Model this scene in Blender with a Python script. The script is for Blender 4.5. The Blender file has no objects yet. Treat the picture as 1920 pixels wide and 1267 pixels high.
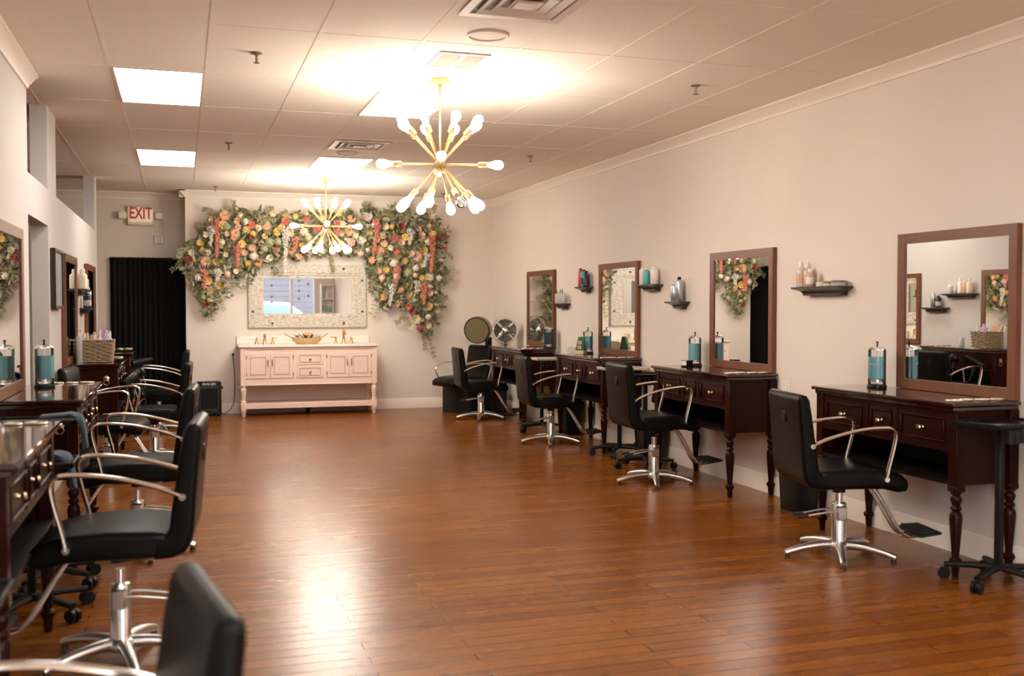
import bpy, bmesh, math, random
from mathutils import Vector, Matrix
R = random.Random(11)
PI = math.pi
S = bpy.context.scene
COL = S.collection
XR, XL, YB, YE, YF, H = 4.335, -0.97, 14.43, 14.90, -2.6, 2.987

# ------------------------------------------------------------------ mesh helpers
class MB:
    def __init__(s): s.v = []; s.f = []
    def add(s, vs, fs, M=None):
        n = len(s.v)
        s.v += [tuple(M @ Vector(p)) for p in vs] if M is not None else [tuple(p) for p in vs]
        s.f += [tuple(i + n for i in f) for f in fs]
        return s
    def box(s, x0, y0, z0, x1, y1, z1, b=0.0, M=None, seg=1):
        if b <= 0:
            v = [(x0,y0,z0),(x1,y0,z0),(x1,y1,z0),(x0,y1,z0),(x0,y0,z1),(x1,y0,z1),(x1,y1,z1),(x0,y1,z1)]
            f = [(3,2,1,0),(4,5,6,7),(0,1,5,4),(1,2,6,5),(2,3,7,6),(3,0,4,7)]
            return s.add(v, f, M)
        bm = bmesh.new(); bmesh.ops.create_cube(bm, size=1)
        for q in bm.verts:
            q.co = ((x0+x1)/2 + q.co.x*(x1-x0), (y0+y1)/2 + q.co.y*(y1-y0), (z0+z1)/2 + q.co.z*(z1-z0))
        b = min(b, 0.49*min(abs(x1-x0), abs(y1-y0), abs(z1-z0)))
        bmesh.ops.bevel(bm, geom=bm.edges[:], offset=b, segments=seg, profile=0.5, affect='EDGES')
        bm.verts.index_update()
        s.add([q.co[:] for q in bm.verts], [[q.index for q in f.verts] for f in bm.faces], M)
        bm.free(); return s
    def lathe(s, prof, n=20, M=None):
        v = []; f = []
        for r, z in prof:
            for k in range(n):
                a = 2*PI*k/n; v.append((r*math.cos(a), r*math.sin(a), z))
        for j in range(len(prof)-1):
            for k in range(n):
                k2 = (k+1) % n
                f.append((j*n+k, j*n+k2, (j+1)*n+k2, (j+1)*n+k))
        if prof[0][0] > 1e-4: f.append(tuple(range(n-1, -1, -1)))
        m = (len(prof)-1)*n
        if prof[-1][0] > 1e-4: f.append(tuple(range(m, m+n)))
        return s.add(v, f, M)
    def cyl(s, p0, p1, r0, r1=None, n=14):
        p0 = Vector(p0); p1 = Vector(p1); d = p1-p0
        M = Matrix.Translation(p0) @ d.to_track_quat('Z','Y').to_matrix().to_4x4()
        return s.lathe([(r0,0),(r0 if r1 is None else r1, d.length)], n, M)
    def sph(s, c, rx, ry=None, rz=None, n=14, m=8, M=None):
        ry = rx if ry is None else ry; rz = rx if rz is None else rz
        T = Matrix.Translation(c) @ Matrix.Diagonal((rx,ry,rz,1))
        if M is not None: T = M @ T
        return s.lathe([(max(1e-5, math.sin(PI*j/m)), -math.cos(PI*j/m)) for j in range(m+1)], n, T)
    def torus(s, c, Rr, r, axis=(0,0,1), n=24, m=8, M=None):
        T = Matrix.Translation(c) @ Vector(axis).to_track_quat('Z','Y').to_matrix().to_4x4()
        if M is not None: T = M @ T
        v = []; f = []
        for j in range(n):
            a = 2*PI*j/n
            for k in range(m):
                b = 2*PI*k/m; q = Rr + r*math.cos(b)
                v.append((q*math.cos(a), q*math.sin(a), r*math.sin(b)))
        for j in range(n):
            for k in range(m):
                f.append((j*m+k, ((j+1)%n)*m+k, ((j+1)%n)*m+(k+1)%m, j*m+(k+1)%m))
        return s.add(v, f, T)
    def tube(s, path, ra, rb=None, n=8, side=(1,0,0), taper=None):
        """sweep an ellipse along path; rb is the half size along 'side'"""
        rb = ra if rb is None else rb
        P = [Vector(p) for p in path]; v = []; f = []
        for i, p in enumerate(P):
            t = (P[min(i+1,len(P)-1)] - P[max(i-1,0)]).normalized()
            sd = Vector(side); sd = sd - t*sd.dot(t)
            if sd.length < 1e-4: sd = t.orthogonal()
            sd.normalize(); up = t.cross(sd)
            q = 1 if taper is None else taper[i]
            for k in range(n):
                a = 2*PI*k/n
                v.append(tuple(p + sd*(rb*q*math.cos(a)) + up*(ra*q*math.sin(a))))
        for i in range(len(P)-1):
            for k in range(n):
                f.append((i*n+k, i*n+(k+1)%n, (i+1)*n+(k+1)%n, (i+1)*n+k))
        f.append(tuple(range(n-1,-1,-1))); m = (len(P)-1)*n; f.append(tuple(range(m, m+n)))
        return s.add(v, f)
    def pad(s, poly, w, r, steps=4, M=None):
        """polygon in (y,z) swept along x from -w to w with rounded edges"""
        n = len(poly); N = []
        for i in range(n):
            a = Vector(poly[i-1]); b = Vector(poly[(i+1) % n]); d = (b-a).normalized()
            N.append(Vector((d.y, -d.x)))
        ar = sum(poly[i-1][0]*poly[i][1]-poly[i][0]*poly[i-1][1] for i in range(n))
        sg = 1 if ar > 0 else -1
        xs = []
        for k in range(steps+1):
            a = PI/2*k/steps
            xs.append((-w + r*(1-math.cos(a)), r*(1-math.sin(a))))
        xs = xs + [(-x, i) for x, i in reversed(xs)]
        v = []; f = []
        for x, ins in xs:
            for p, q in zip(poly, N):
                v.append((x, p[0]-sg*q.x*ins, p[1]-sg*q.y*ins))
        for j in range(len(xs)-1):
            for k in range(n):
                f.append((j*n+k, j*n+(k+1)%n, (j+1)*n+(k+1)%n, (j+1)*n+k))
        f.append(tuple(range(n-1,-1,-1))); m = (len(xs)-1)*n; f.append(tuple(range(m, m+n)))
        return s.add(v, f, M)
    def prism(s, poly, z0, z1, M=None):
        n = len(poly)
        v = [(x,y,z0) for x,y in poly] + [(x,y,z1) for x,y in poly]
        f = [tuple(range(n-1,-1,-1)), tuple(range(n,2*n))] + [(i,(i+1)%n,n+(i+1)%n,n+i) for i in range(n)]
        return s.add(v, f, M)

def obj(name, mb, m, parent=None, label=None, cat=None, group=None, kind=None, loc=(0,0,0), rz=0.0, ang=38):
    me = bpy.data.meshes.new(name)
    me.from_pydata(mb.v, [], mb.f); me.update()
    bm = bmesh.new(); bm.from_mesh(me); bmesh.ops.recalc_face_normals(bm, faces=bm.faces[:]); bm.to_mesh(me); bm.free()
    me.polygons.foreach_set('use_smooth', [True]*len(me.polygons))
    me.set_sharp_from_angle(angle=math.radians(ang))
    if m is not None: me.materials.append(m)
    o = bpy.data.objects.new(name, me); COL.objects.link(o)
    o.location = loc; o.rotation_euler = (0,0,rz)
    if parent is not None: o.parent = parent
    tag(o, label, cat, group, kind); return o
def tag(o, label=None, cat=None, group=None, kind=None):
    if label: o['label'] = label
    if cat: o['category'] = cat
    if group: o['group'] = group
    if kind: o['kind'] = kind
    return o
def thing(name, label, cat, loc=(0,0,0), rz=0.0, group=None):
    o = bpy.data.objects.new(name, None); COL.objects.link(o)
    o.empty_display_size = 0.1
    o.location = loc; o.rotation_euler = (0,0,rz)
    return tag(o, label, cat, group)
def struct(name, mb, m, **k): return obj(name, mb, m, kind='structure', **k)
def dup(root, loc, rz, label, group=None):
    r = root.copy(); COL.objects.link(r); r.location = loc; r.rotation_euler = (0,0,rz)
    r['label'] = label
    if group: r['group'] = group
    for ch in list(root.children):
        c = ch.copy(); COL.objects.link(c); c.parent = r
        for g in list(ch.children):
            d = g.copy(); COL.objects.link(d); d.parent = c
    return r
def text_mb(body, size, depth=0.001, font_scale=(1,1), bold=0.0):
    cu = bpy.data.curves.new('t', 'FONT'); cu.body = body; cu.size = size; cu.extrude = depth
    cu.align_x = 'CENTER'; cu.align_y = 'CENTER'; cu.resolution_u = 3; cu.offset = bold
    to = bpy.data.objects.new('t', cu); COL.objects.link(to)
    dg = bpy.context.evaluated_depsgraph_get(); me = bpy.data.meshes.new_from_object(to.evaluated_get(dg))
    mb = MB(); mb.add([(v.co.x*font_scale[0], v.co.y*font_scale[1], v.co.z) for v in me.vertices], [tuple(p.vertices) for p in me.polygons])
    bpy.data.objects.remove(to); bpy.data.curves.remove(cu); bpy.data.meshes.remove(me)
    return mb
def xf(mb, M):
    mb.v = [tuple(M @ Vector(p)) for p in mb.v]; return mb
def Rx(a): return Matrix.Rotation(a, 4, 'X')
def Ry(a): return Matrix.Rotation(a, 4, 'Y')
def Rz(a): return Matrix.Rotation(a, 4, 'Z')
def T(x, y, z): return Matrix.Translation((x, y, z))

# ------------------------------------------------------------------ materials
def mat(name, col, rough=0.5, metal=0.0, spec=0.5, bump=0.0, bscale=60.0, var=0.0, vscale=6.0, coat=0.0, trans=0.0, emit=None, estr=0.0, stretch=None, ior=1.5, sheen=0.0):
    m = bpy.data.materials.new(name); m.use_nodes = True
    nt = m.node_tree; P = nt.nodes['Principled BSDF']
    P.inputs['Base Color'].default_value = (*col, 1); P.inputs['Roughness'].default_value = rough
    P.inputs['Metallic'].default_value = metal; P.inputs['Specular IOR Level'].default_value = spec
    P.inputs['Coat Weight'].default_value = coat; P.inputs['Transmission Weight'].default_value = trans
    P.inputs['IOR'].default_value = ior; P.inputs['Sheen Weight'].default_value = sheen
    P.inputs['Coat Roughness'].default_value = 0.12
    if emit: P.inputs['Emission Color'].default_value = (*emit,1); P.inputs['Emission Strength'].default_value = estr
    if bump or var:
        tc = nt.nodes.new('ShaderNodeTexCoord'); mp = nt.nodes.new('ShaderNodeMapping')
        nt.links.new(tc.outputs['Object'], mp.inputs['Vector'])
        if stretch: mp.inputs['Scale'].default_value = stretch
    if var:
        n = nt.nodes.new('ShaderNodeTexNoise'); n.inputs['Scale'].default_value = vscale; n.inputs['Detail'].default_value = 5
        nt.links.new(mp.outputs[0], n.inputs['Vector'])
        mx = nt.nodes.new('ShaderNodeMix'); mx.data_type = 'RGBA'
        mx.inputs[6].default_value = (*[c*(1-var) for c in col],1); mx.inputs[7].default_value = (*[min(1,c*(1+var)) for c in col],1)
        nt.links.new(n.outputs['Fac'], mx.inputs[0]); nt.links.new(mx.outputs[2], P.inputs['Base Color'])
    if bump:
        n2 = nt.nodes.new('ShaderNodeTexNoise'); n2.inputs['Scale'].default_value = bscale; n2.inputs['Detail'].default_value = 3
        nt.links.new(mp.outputs[0], n2.inputs['Vector'])
        b = nt.nodes.new('ShaderNodeBump'); b.inputs['Strength'].default_value = bump; b.inputs['Distance'].default_value = 0.01
        nt.links.new(n2.outputs['Fac'], b.inputs['Height']); nt.links.new(b.outputs[0], P.inputs['Normal'])
    return m
def glassy(name, tint=(1,1,1), refl=0.08):
    m = bpy.data.materials.new(name); m.use_nodes = True; nt = m.node_tree; nt.nodes.clear()
    o = nt.nodes.new('ShaderNodeOutputMaterial'); t = nt.nodes.new('ShaderNodeBsdfTransparent'); g = nt.nodes.new('ShaderNodeBsdfGlossy')
    t.inputs[0].default_value = (*tint,1); g.inputs['Roughness'].default_value = 0.02
    f = nt.nodes.new('ShaderNodeFresnel'); f.inputs[0].default_value = 1.45
    x = nt.nodes.new('ShaderNodeMixShader')
    nt.links.new(f.outputs[0], x.inputs[0]); nt.links.new(t.outputs[0], x.inputs[1]); nt.links.new(g.outputs[0], x.inputs[2]); nt.links.new(x.outputs[0], o.inputs[0])
    return m
def emis(name, col, s):
    m = bpy.data.materials.new(name); m.use_nodes = True; nt = m.node_tree; nt.nodes.clear()
    o = nt.nodes.new('ShaderNodeOutputMaterial'); e = nt.nodes.new('ShaderNodeEmission')
    e.inputs[0].default_value = (*col,1); e.inputs[1].default_value = s; nt.links.new(e.outputs[0], o.inputs[0]); return m

M = {}
WALLC = (0.775, 0.695, 0.615)
M['wall'] = mat('painted_wall', WALLC, 0.75, spec=0.25, bump=0.05, bscale=180, var=0.02, vscale=2)
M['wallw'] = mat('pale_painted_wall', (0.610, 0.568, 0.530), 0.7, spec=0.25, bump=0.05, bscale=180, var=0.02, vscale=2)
M['wallg'] = mat('grey_beige_wall', (0.74, 0.66, 0.575), 0.75, spec=0.25, bump=0.05, bscale=180)
M['trim'] = mat('white_trim_paint', (0.86, 0.77, 0.67), 0.45)
M['ceil'] = mat('ceiling_tile', (0.88, 0.80, 0.71), 0.9, spec=0.1, bump=0.25, bscale=120, var=0.02, vscale=30)
M['maho'] = mat('dark_mahogany', (0.020, 0.003, 0.0013), 0.30, spec=0.12, coat=0.04, var=0.35, vscale=5, stretch=(1.5,9,9), bump=0.03, bscale=40)
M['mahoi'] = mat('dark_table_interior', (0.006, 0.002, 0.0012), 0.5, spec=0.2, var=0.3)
M['top'] = mat('glossy_mahogany_top', (0.026, 0.005, 0.003), 0.05, spec=0.6, coat=0.5, var=0.3, vscale=5, stretch=(1.5,9,9))
M['frame'] = mat('brown_mirror_frame', (0.165, 0.058, 0.024), 0.38, spec=0.4, coat=0.08, var=0.3, vscale=4, stretch=(8,8,1.5), bump=0.03)
M['mir'] = mat('mirror_glass', (0.90, 0.90, 0.88), 0.0, metal=1.0)
M['leather'] = mat('black_leather', (0.0035, 0.0030, 0.0022), 0.36, spec=0.13, bump=0.10, bscale=260, var=0.25, vscale=5)
M['chrome'] = mat('polished_chrome', (0.88, 0.86, 0.84), 0.16, metal=1.0)
M['alu'] = mat('brushed_aluminium', (0.72, 0.70, 0.67), 0.30, metal=1.0, bump=0.02, bscale=90)
M['black'] = mat('black_plastic', (0.006, 0.006, 0.005), 0.34, spec=0.25)
M['blackm'] = mat('matt_black_plastic', (0.008, 0.0075, 0.0065), 0.5, spec=0.2, bump=0.05, bscale=150)
M['rubber'] = mat('black_rubber', (0.012, 0.012, 0.010), 0.7, bump=0.1, bscale=90)
M['gold'] = mat('brushed_gold', (0.42, 0.275, 0.125), 0.5, metal=1.0)
M['brass'] = mat('aged_brass_knob', (0.72, 0.60, 0.38), 0.22, metal=1.0)
M['pewter'] = mat('pale_metal_ring', (0.60, 0.53, 0.40), 0.40, metal=1.0)
M['pink'] = mat('pink_paint', (0.83, 0.63, 0.535), 0.45, var=0.03)
M['counter'] = mat('white_stone_counter', (0.83, 0.78, 0.72), 0.22, var=0.03, vscale=3)
M['ink'] = mat('dark_curtain_cloth', (0.006, 0.006, 0.006), 0.85, spec=0.2, bump=0.08, bscale=200)
M['glass'] = glassy('clear_glass')
M['white'] = mat('white_plastic', (0.80, 0.77, 0.72), 0.4)
M['cream'] = mat('cream_plastic', (0.78, 0.68, 0.50), 0.45)
M['letter'] = mat('red_letters', (0.55, 0.06, 0.02), 0.5)
M['ltxt'] = mat('pale_lettering', (0.85, 0.85, 0.83), 0.5)
M['liq'] = mat('blue_liquid', (0.28, 0.72, 0.82), 0.1, spec=0.5, trans=0.3, ior=1.33)
M['liqd'] = mat('dark_blue_liquid', (0.03, 0.12, 0.16), 0.1, spec=0.5, trans=0.5, ior=1.33)
M['wicker'] = mat('woven_willow', (0.30, 0.21, 0.115), 0.6, var=0.4, vscale=30)
M['towel'] = mat('blue_towel_cloth', (0.045, 0.075, 0.115), 0.9, spec=0.1, bump=0.4, bscale=220, sheen=0.3)
M['trayglare'] = mat('glare_painted_tray', (0.62, 0.55, 0.46), 0.3)  # window glare on the tray, put into its base colour
M['troffer'] = emis('lit_ceiling_panel', (1.0, 0.96, 0.91), 6.0)
M['bulb'] = emis('lit_bulb', (1.0, 0.90, 0.77), 60.0)
M['shade'] = mat('hood_smoke_plastic', (0.17, 0.14, 0.085), 0.25, coat=0.4)
M['vent'] = mat('white_vent_metal', (0.70, 0.61, 0.51), 0.6)
M['ventd'] = mat('dark_vent_gap', (0.24, 0.185, 0.135), 0.8)
M['bowlw'] = mat('carved_tan_wood', (0.62, 0.40, 0.19), 0.5, var=0.15, vscale=8, stretch=(1,6,6))
M['leafo'] = mat('olive_leaf', (0.225, 0.20, 0.085), 0.6, var=0.35, vscale=9)
M['leafd'] = mat('dark_green_leaf', (0.085, 0.098, 0.042), 0.6, var=0.4, vscale=9)
M['leafs'] = mat('sage_leaf', (0.35, 0.34, 0.205), 0.65, var=0.3, vscale=9)
FC = {'coral':(0.76,0.25,0.19),'peach':(0.86,0.55,0.36),'yellow':(0.80,0.58,0.20),'cream':(0.86,0.76,0.55),'wine':(0.42,0.11,0.095),'blush':(0.85,0.60,0.49),'orange':(0.85,0.48,0.23),'white':(0.82,0.74,0.62),'green':(0.40,0.42,0.24)}
for k, c in FC.items():
    M['f_'+k] = mat(k+'_petals', c, 0.7, spec=0.2, var=0.18, vscale=14)
    M['w_'+k] = mat(k+'_florets', c, 0.8, spec=0.15, var=0.5, vscale=75)
M['goldf'] = mat('bright_brushed_gold', (0.72, 0.47, 0.20), 0.3, metal=1.0)

# floor: hand scraped planks, reddish brown, laid across the room
def floor_mat():
    m = bpy.data.materials.new('hand_scraped_planks'); m.use_nodes = True; nt = m.node_tree; P = nt.nodes['Principled BSDF']
    L = nt.links.new; N = nt.nodes.new
    tc = N('ShaderNodeTexCoord'); br = N('ShaderNodeTexBrick')
    L(tc.outputs['Object'], br.inputs['Vector'])
    br.offset = 0.37; br.offset_frequency = 2; br.squash = 1.0
    for k, v in (('Scale',1.0),('Brick Width',1.15),('Row Height',0.098),('Mortar Size',0.0036),('Mortar Smooth',0.3),('Bias',0.0)): br.inputs[k].default_value = v
    br.inputs['Color1'].default_value = (0.155,0.041,0.0025,1); br.inputs['Color2'].default_value = (0.245,0.077,0.006,1); br.inputs['Mortar'].default_value = (0.050,0.0145,0.004,1)
    mp = N('ShaderNodeMapping'); mp.inputs['Scale'].default_value = (1.1, 13, 1); L(tc.outputs['Object'], mp.inputs['Vector'])
    n1 = N('ShaderNodeTexNoise'); n1.inputs['Scale'].default_value = 1.6; n1.inputs['Detail'].default_value = 6; L(mp.outputs[0], n1.inputs['Vector'])
    rp = N('ShaderNodeValToRGB'); rp.color_ramp.elements[0].position = 0.3; rp.color_ramp.elements[0].color = (0.84,0.81,0.78,1); rp.color_ramp.elements[1].position = 0.72; rp.color_ramp.elements[1].color = (1.10,1.08,1.05,1)
    L(n1.outputs['Fac'], rp.inputs[0])
    mx = N('ShaderNodeMix'); mx.data_type = 'RGBA'; mx.blend_type = 'MULTIPLY'; mx.inputs[0].default_value = 0.7
    L(br.outputs['Color'], mx.inputs[6]); L(rp.outputs[0], mx.inputs[7]); L(mx.outputs[2], P.inputs['Base Color'])
    mp2 = N('ShaderNodeMapping'); mp2.inputs['Scale'].default_value = (1.0, 15, 1); L(tc.outputs['Object'], mp2.inputs['Vector'])
    n2 = N('ShaderNodeTexNoise'); n2.inputs['Scale'].default_value = 1.0; n2.inputs['Detail'].default_value = 3; L(mp2.outputs[0], n2.inputs['Vector'])
    ma = N('ShaderNodeMath'); ma.operation = 'MULTIPLY_ADD'; ma.inputs[1].default_value = -1.0; L(br.outputs['Fac'], ma.inputs[0]); ms = N('ShaderNodeMath'); ms.operation = 'MULTIPLY'; ms.inputs[1].default_value = 0.42; L(n2.outputs['Fac'], ms.inputs[0]); L(ms.outputs[0], ma.inputs[2])
    b = N('ShaderNodeBump'); b.inputs['Strength'].default_value = 0.20; b.inputs['Distance'].default_value = 0.003; L(ma.outputs[0], b.inputs['Height']); L(b.outputs[0], P.inputs['Normal'])
    mr = N('ShaderNodeMapRange'); mr.inputs[3].default_value = 0.22; mr.inputs[4].default_value = 0.31; L(n1.outputs['Fac'], mr.inputs[0]); L(mr.outputs[0], P.inputs['Roughness'])
    P.inputs['Specular IOR Level'].default_value = 0.32; P.inputs['Coat Weight'].default_value = 0.03; P.inputs['Coat Roughness'].default_value = 0.22
    return m
M['floor'] = floor_mat()
def white_wash():
    m = mat('whitewashed_wood', (0.74,0.64,0.50), 0.6); nt = m.node_tree; P = nt.nodes['Principled BSDF']; L = nt.links.new; N = nt.nodes.new
    tc = N('ShaderNodeTexCoord'); n = N('ShaderNodeTexNoise'); n.inputs['Scale'].default_value = 22; n.inputs['Detail'].default_value = 9; n.inputs['Roughness'].default_value = 0.75
    mp = N('ShaderNodeMapping'); mp.inputs['Scale'].default_value = (1,1,2.2); L(tc.outputs['Object'], mp.inputs[0]); L(mp.outputs[0], n.inputs['Vector'])
    r = N('ShaderNodeValToRGB'); e = r.color_ramp.elements; e[0].position = 0.36; e[0].color = (0.27,0.21,0.15,1); e[1].position = 0.53; e[1].color = (0.66,0.61,0.53,1)
    L(n.outputs['Fac'], r.inputs[0]); L(r.outputs[0], P.inputs['Base Color']); return m
M['wash'] = white_wash()
# ------------------------------------------------------------------ the setting
WO = -4.2                                                     # far wall of the side room beyond the half wall
struct('floor', MB().box(WO-0.1, YF-0.1, -0.10, XR+0.12, YE+0.12, 0.0), M['floor'])
# suspended ceiling with its visible grid of bars
cm = MB().box(WO-0.1, YF-0.1, H, XR+0.12, YE+0.12, H+0.12)
gx = -0.423
while gx > WO: gx -= 0.592
gx += 0.592
while gx < XR:
    cm.box(gx-0.011, YF, H-0.0022, gx+0.011, YE, H+0.002); gx += 0.592
gy = 7.14
while gy > YF: gy -= 1.2133
gy += 1.2133
while gy < YE:
    cm.box(WO, gy-0.011, H-0.0018, XR, gy+0.011, H+0.002); gy += 1.2133
struct('ceiling', cm, M['ceil'])
struct('wall_right', MB().box(XR, YF-0.1, 0, XR+0.12, YB+0.6, H), M['wall'])
struct('wall_back', MB().box(0.058, YB, 0, XR+0.12, YE+0.12, H), M['wall'])
struct('wall_end', MB().box(WO-0.1, YE, 0, 0.058, YE+0.12, H), M['wallg'])
struct('wall_outer', MB().box(WO-0.12, YF-0.1, 0, WO, YE, H), M['wallw'])
TH = 0.12
# left partition: full height near part, header over the doorway, lower far part open above it, two posts up to the ceiling
lp = [(YF,0),(7.585,0),(7.585,2.065),(8.67,2.065),(8.67,0),(13.50,0),(13.50,H),(13.20,H),(13.20,2.345),(9.25,2.345),(9.25,H),(8.67,H),(8.67,2.345),(7.585,2.345),(7.585,H),(YF,H)]
lw = MB(); n = len(lp)
lw.box(XL-TH, YF, 0, XL, 7.585, H)
lw.box(XL-TH, 7.585, 2.065, XL, 8.67, 2.345)
lw.box(XL-TH, 8.67, 0, XL, 13.50, 2.345)
lw.box(XL-TH, 8.67, 2.345, XL, 9.25, H); lw.box(XL-TH, 13.20, 2.345, XL, 13.50, H)
struct('wall_left', lw, M['wallw'])
# front wall with shop window
WX0, WX1, WZ0, WZ1 = -0.4, 3.86, 0.45, 2.62
fw = MB()
fw.box(WO, YF-0.12, 0, WX0, YF, H); fw.box(WX1, YF-0.12, 0, XR, YF, H)
fw.box(WX0, YF-0.12, 0, WX1, YF, WZ0); fw.box(WX0, YF-0.12, WZ1, WX1, YF, H)
struct('wall_front', fw, M['wall'])
wf = MB()
for x0, x1 in ((WX0, WX0+0.06),(0.98,1.05),(3.10,3.17),(WX1-0.06, WX1)): wf.box(x0, YF-0.10, WZ0, x1, YF-0.03, WZ1)
wf.box(WX0, YF-0.10, WZ0, WX1, YF-0.03, WZ0+0.06); wf.box(WX0, YF-0.10, WZ1-0.06, WX1, YF-0.03, WZ1)
win = struct('window_1', wf, M['white'])
obj('window_pane', MB().box(WX0, YF-0.072, WZ0, WX1, YF-0.066, WZ1), M['glass'], win)

# crown moulding and baseboards
def run(profile, p0, p1, nrm):
    """profile points (out, z) extruded from p0 to p1, 'out' along nrm"""
    v = []; f = []; n = len(profile)
    for p in (p0, p1):
        for o, z in profile: v.append((p[0]+nrm[0]*o, p[1]+nrm[1]*o, z))
    for k in range(n): f.append((k, (k+1)%n, n+(k+1)%n, n+k))
    f += [tuple(range(n-1,-1,-1)), tuple(range(n,2*n))]
    return v, f
crown = [(0,H-0.002),(0.075,H-0.002),(0.075,H-0.016),(0.062,H-0.024),(0.040,H-0.050),(0.020,H-0.070),(0.012,H-0.084),(0.012,H-0.095),(0,H-0.095)]
base = [(0,0),(0.016,0),(0.016,0.105),(0.011,0.115),(0.011,0.128),(0.004,0.142),(0,0.142)]
def trim(name, prof, *runs):
    mb = MB()
    for a in runs: mb.add(*run(prof, *a))
    return struct(name, mb, M['trim'])
trim('trim_1', crown, ((XR,YF),(XR,YB),(-1,0)))
trim('trim_2', crown, ((0.058-0.075,YB),(XR,YB),(0,-1)), ((0.058,YB-0.075),(0.058,YE),(-1,0)))
trim('trim_3', crown, ((WO,YE),(0.058,YE),(0,-1)))
trim('trim_4', crown, ((XL,YF),(XL,7.585),(1,0)))
trim('baseboard_right', base, ((XR,YF),(XR,YB),(-1,0)))
trim('baseboard_back', base, ((0.058-0.016,YB),(XR,YB),(0,-1)))
trim('baseboard_left', base, ((XL,YF),(XL,7.585),(1,0)), ((XL,8.67),(XL,13.5),(1,0)))
trim('baseboard_end', base, ((WO,YE),(0.058,YE),(0,-1)))

# ------------------------------------------------------------------ ceiling fittings
def panel(y0, x0, lab):
    t = thing('ceiling_light', lab, 'ceiling light', (x0+0.288, y0+0.598, H))
    f = MB()
    for a in ((-0.288,-0.598,-0.274,0.598),(0.274,-0.598,0.288,0.598),(-0.274,-0.598,0.274,-0.584),(-0.274,0.584,0.274,0.598)):
        f.box(a[0],a[1],-0.008,a[2],a[3],0.0)
    obj('frame', f, M['vent'], t)
    obj('diffuser', MB().box(-0.276,-0.586,-0.006,0.276,0.586,-0.001), M['troffer'], t)
    return t
panel(7.145, -0.416, 'lit rectangular ceiling panel left of the large chandelier')
panel(10.785, -0.416, 'lit rectangular ceiling panel above the exit sign end of the room')
panel(7.145, 1.36, 'lit rectangular ceiling panel right behind the large chandelier canopy')
panel(10.785, 1.36, 'lit rectangular ceiling panel in front of the small chandelier canopy')
panel(-0.135, -0.416, 'lit rectangular ceiling panel by the shop window near the left wall')
panel(3.505, 1.36, 'lit rectangular ceiling panel overhead in the middle of the room')
panel(-0.135, 1.36, 'lit rectangular ceiling panel closest to the shop window')

M['sprk'] = mat('dull_sprinkler_metal',(0.35,0.29,0.21),0.45,metal=0.6)
def sprinkler(x, y, lab):
    t = thing('sprinkler', lab, 'sprinkler', (x,y,H), 0, 'ceiling sprinklers')
    obj('escutcheon', MB().lathe([(0.034,-0.002),(0.036,-0.006),(0.014,-0.013)],16), M['sprk'], t)
    obj('head', MB().cyl((0,0,-0.055),(0,0,-0.01),0.009,n=10).tube([(0,-0.012,-0.02),(0,-0.017,-0.045),(0,-0.004,-0.062)],0.003,n=6).tube([(0,0.012,-0.02),(0,0.017,-0.045),(0,0.004,-0.062)],0.003,n=6), M['sprk'], t)
    obj('deflector', MB().lathe([(0.006,-0.066),(0.020,-0.062),(0.020,-0.060),(0.006,-0.058)],14), M['sprk'], t)
for x, y, l in ((0.45,6.51,'ceiling sprinkler between the two light panels nearest the viewer'),(0.44,10.16,'ceiling sprinkler beside the far left light panel'),(3.43,6.53,'ceiling sprinkler near the crown moulding above the second mirror'),(3.42,10.09,'ceiling sprinkler right of the large chandelier'),(0.43,13.87,'ceiling sprinkler above the left end of the flower garland'),(3.44,13.84,'ceiling sprinkler seen below the large chandelier bulbs')):
    sprinkler(x, y, l)

def diffuser(x, y, s, lab):
    t = thing('ceiling_vent', lab, 'ceiling vent', (x,y,H))
    h = s/2
    def ring(a, b, z0, z1):
        m = MB(); v = []; f = []
        for q, z in ((a,z0),(b,z1),(b,z1+0.006),(a,z0+0.006)):
            v += [(-q,-q,z),(q,-q,z),(q,q,z),(-q,q,z)]
        for k in range(4):
            for i in range(4): f.append((k*4+i, k*4+(i+1)%4, ((k+1)%4)*4+(i+1)%4, ((k+1)%4)*4+i))
        return m.add(v, f)
    obj('backing', MB().box(-h+0.03,-h+0.03,-0.002,h-0.03,h-0.03,-0.0005), M['ventd'], t)
    obj('frame', ring(h, h-0.05, -0.012, -0.010), M['vent'], t)
    for q in (h-0.075, h-0.140, h-0.205):
        if q > 0.05: obj('louvre', ring(q, q-0.052, -0.018, 0.004), M['vent'], t)
    obj('centre_plate', MB().box(-0.055,-0.055,-0.018,0.055,0.055,-0.012), M['vent'], t)
diffuser(1.675, 5.03, 0.56, 'square louvred ceiling vent at the top edge of the view')
diffuser(1.63, 9.92, 0.52, 'square louvred ceiling vent between the two chandeliers')
t = thing('return_grille', 'small two panel ceiling grille above the large chandelier canopy', 'ceiling vent', (1.66,6.31,H))
obj('frame', MB().box(-0.16,-0.19,-0.010,0.16,-0.165,0).box(-0.16,0.165,-0.010,0.16,0.19,0).box(-0.16,-0.165,-0.010,-0.135,0.165,0).box(0.135,-0.165,-0.010,0.16,0.165,0).box(-0.010,-0.165,-0.010,0.010,0.165,0), M['vent'], t)
g = MB()
for k in range(26): g.box(-0.135,-0.162+k*0.0126,-0.006,0.135,-0.156+k*0.0126,-0.001)
M['tan'] = mat('tan_grille_paint',(0.46,0.36,0.27),0.7)
obj('slats', g, M['tan'], t)
t = thing('ceiling_speaker', 'round flush ceiling speaker beside the top vent', 'speaker', (1.67,5.68,H))
obj('rim', MB().torus((0,0,-0.004),0.112,0.008,n=36), M['vent'], t)
obj('grille', MB().lathe([(0.106,-0.004),(0.02,-0.007)],32), M['ceil'], t)
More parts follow.
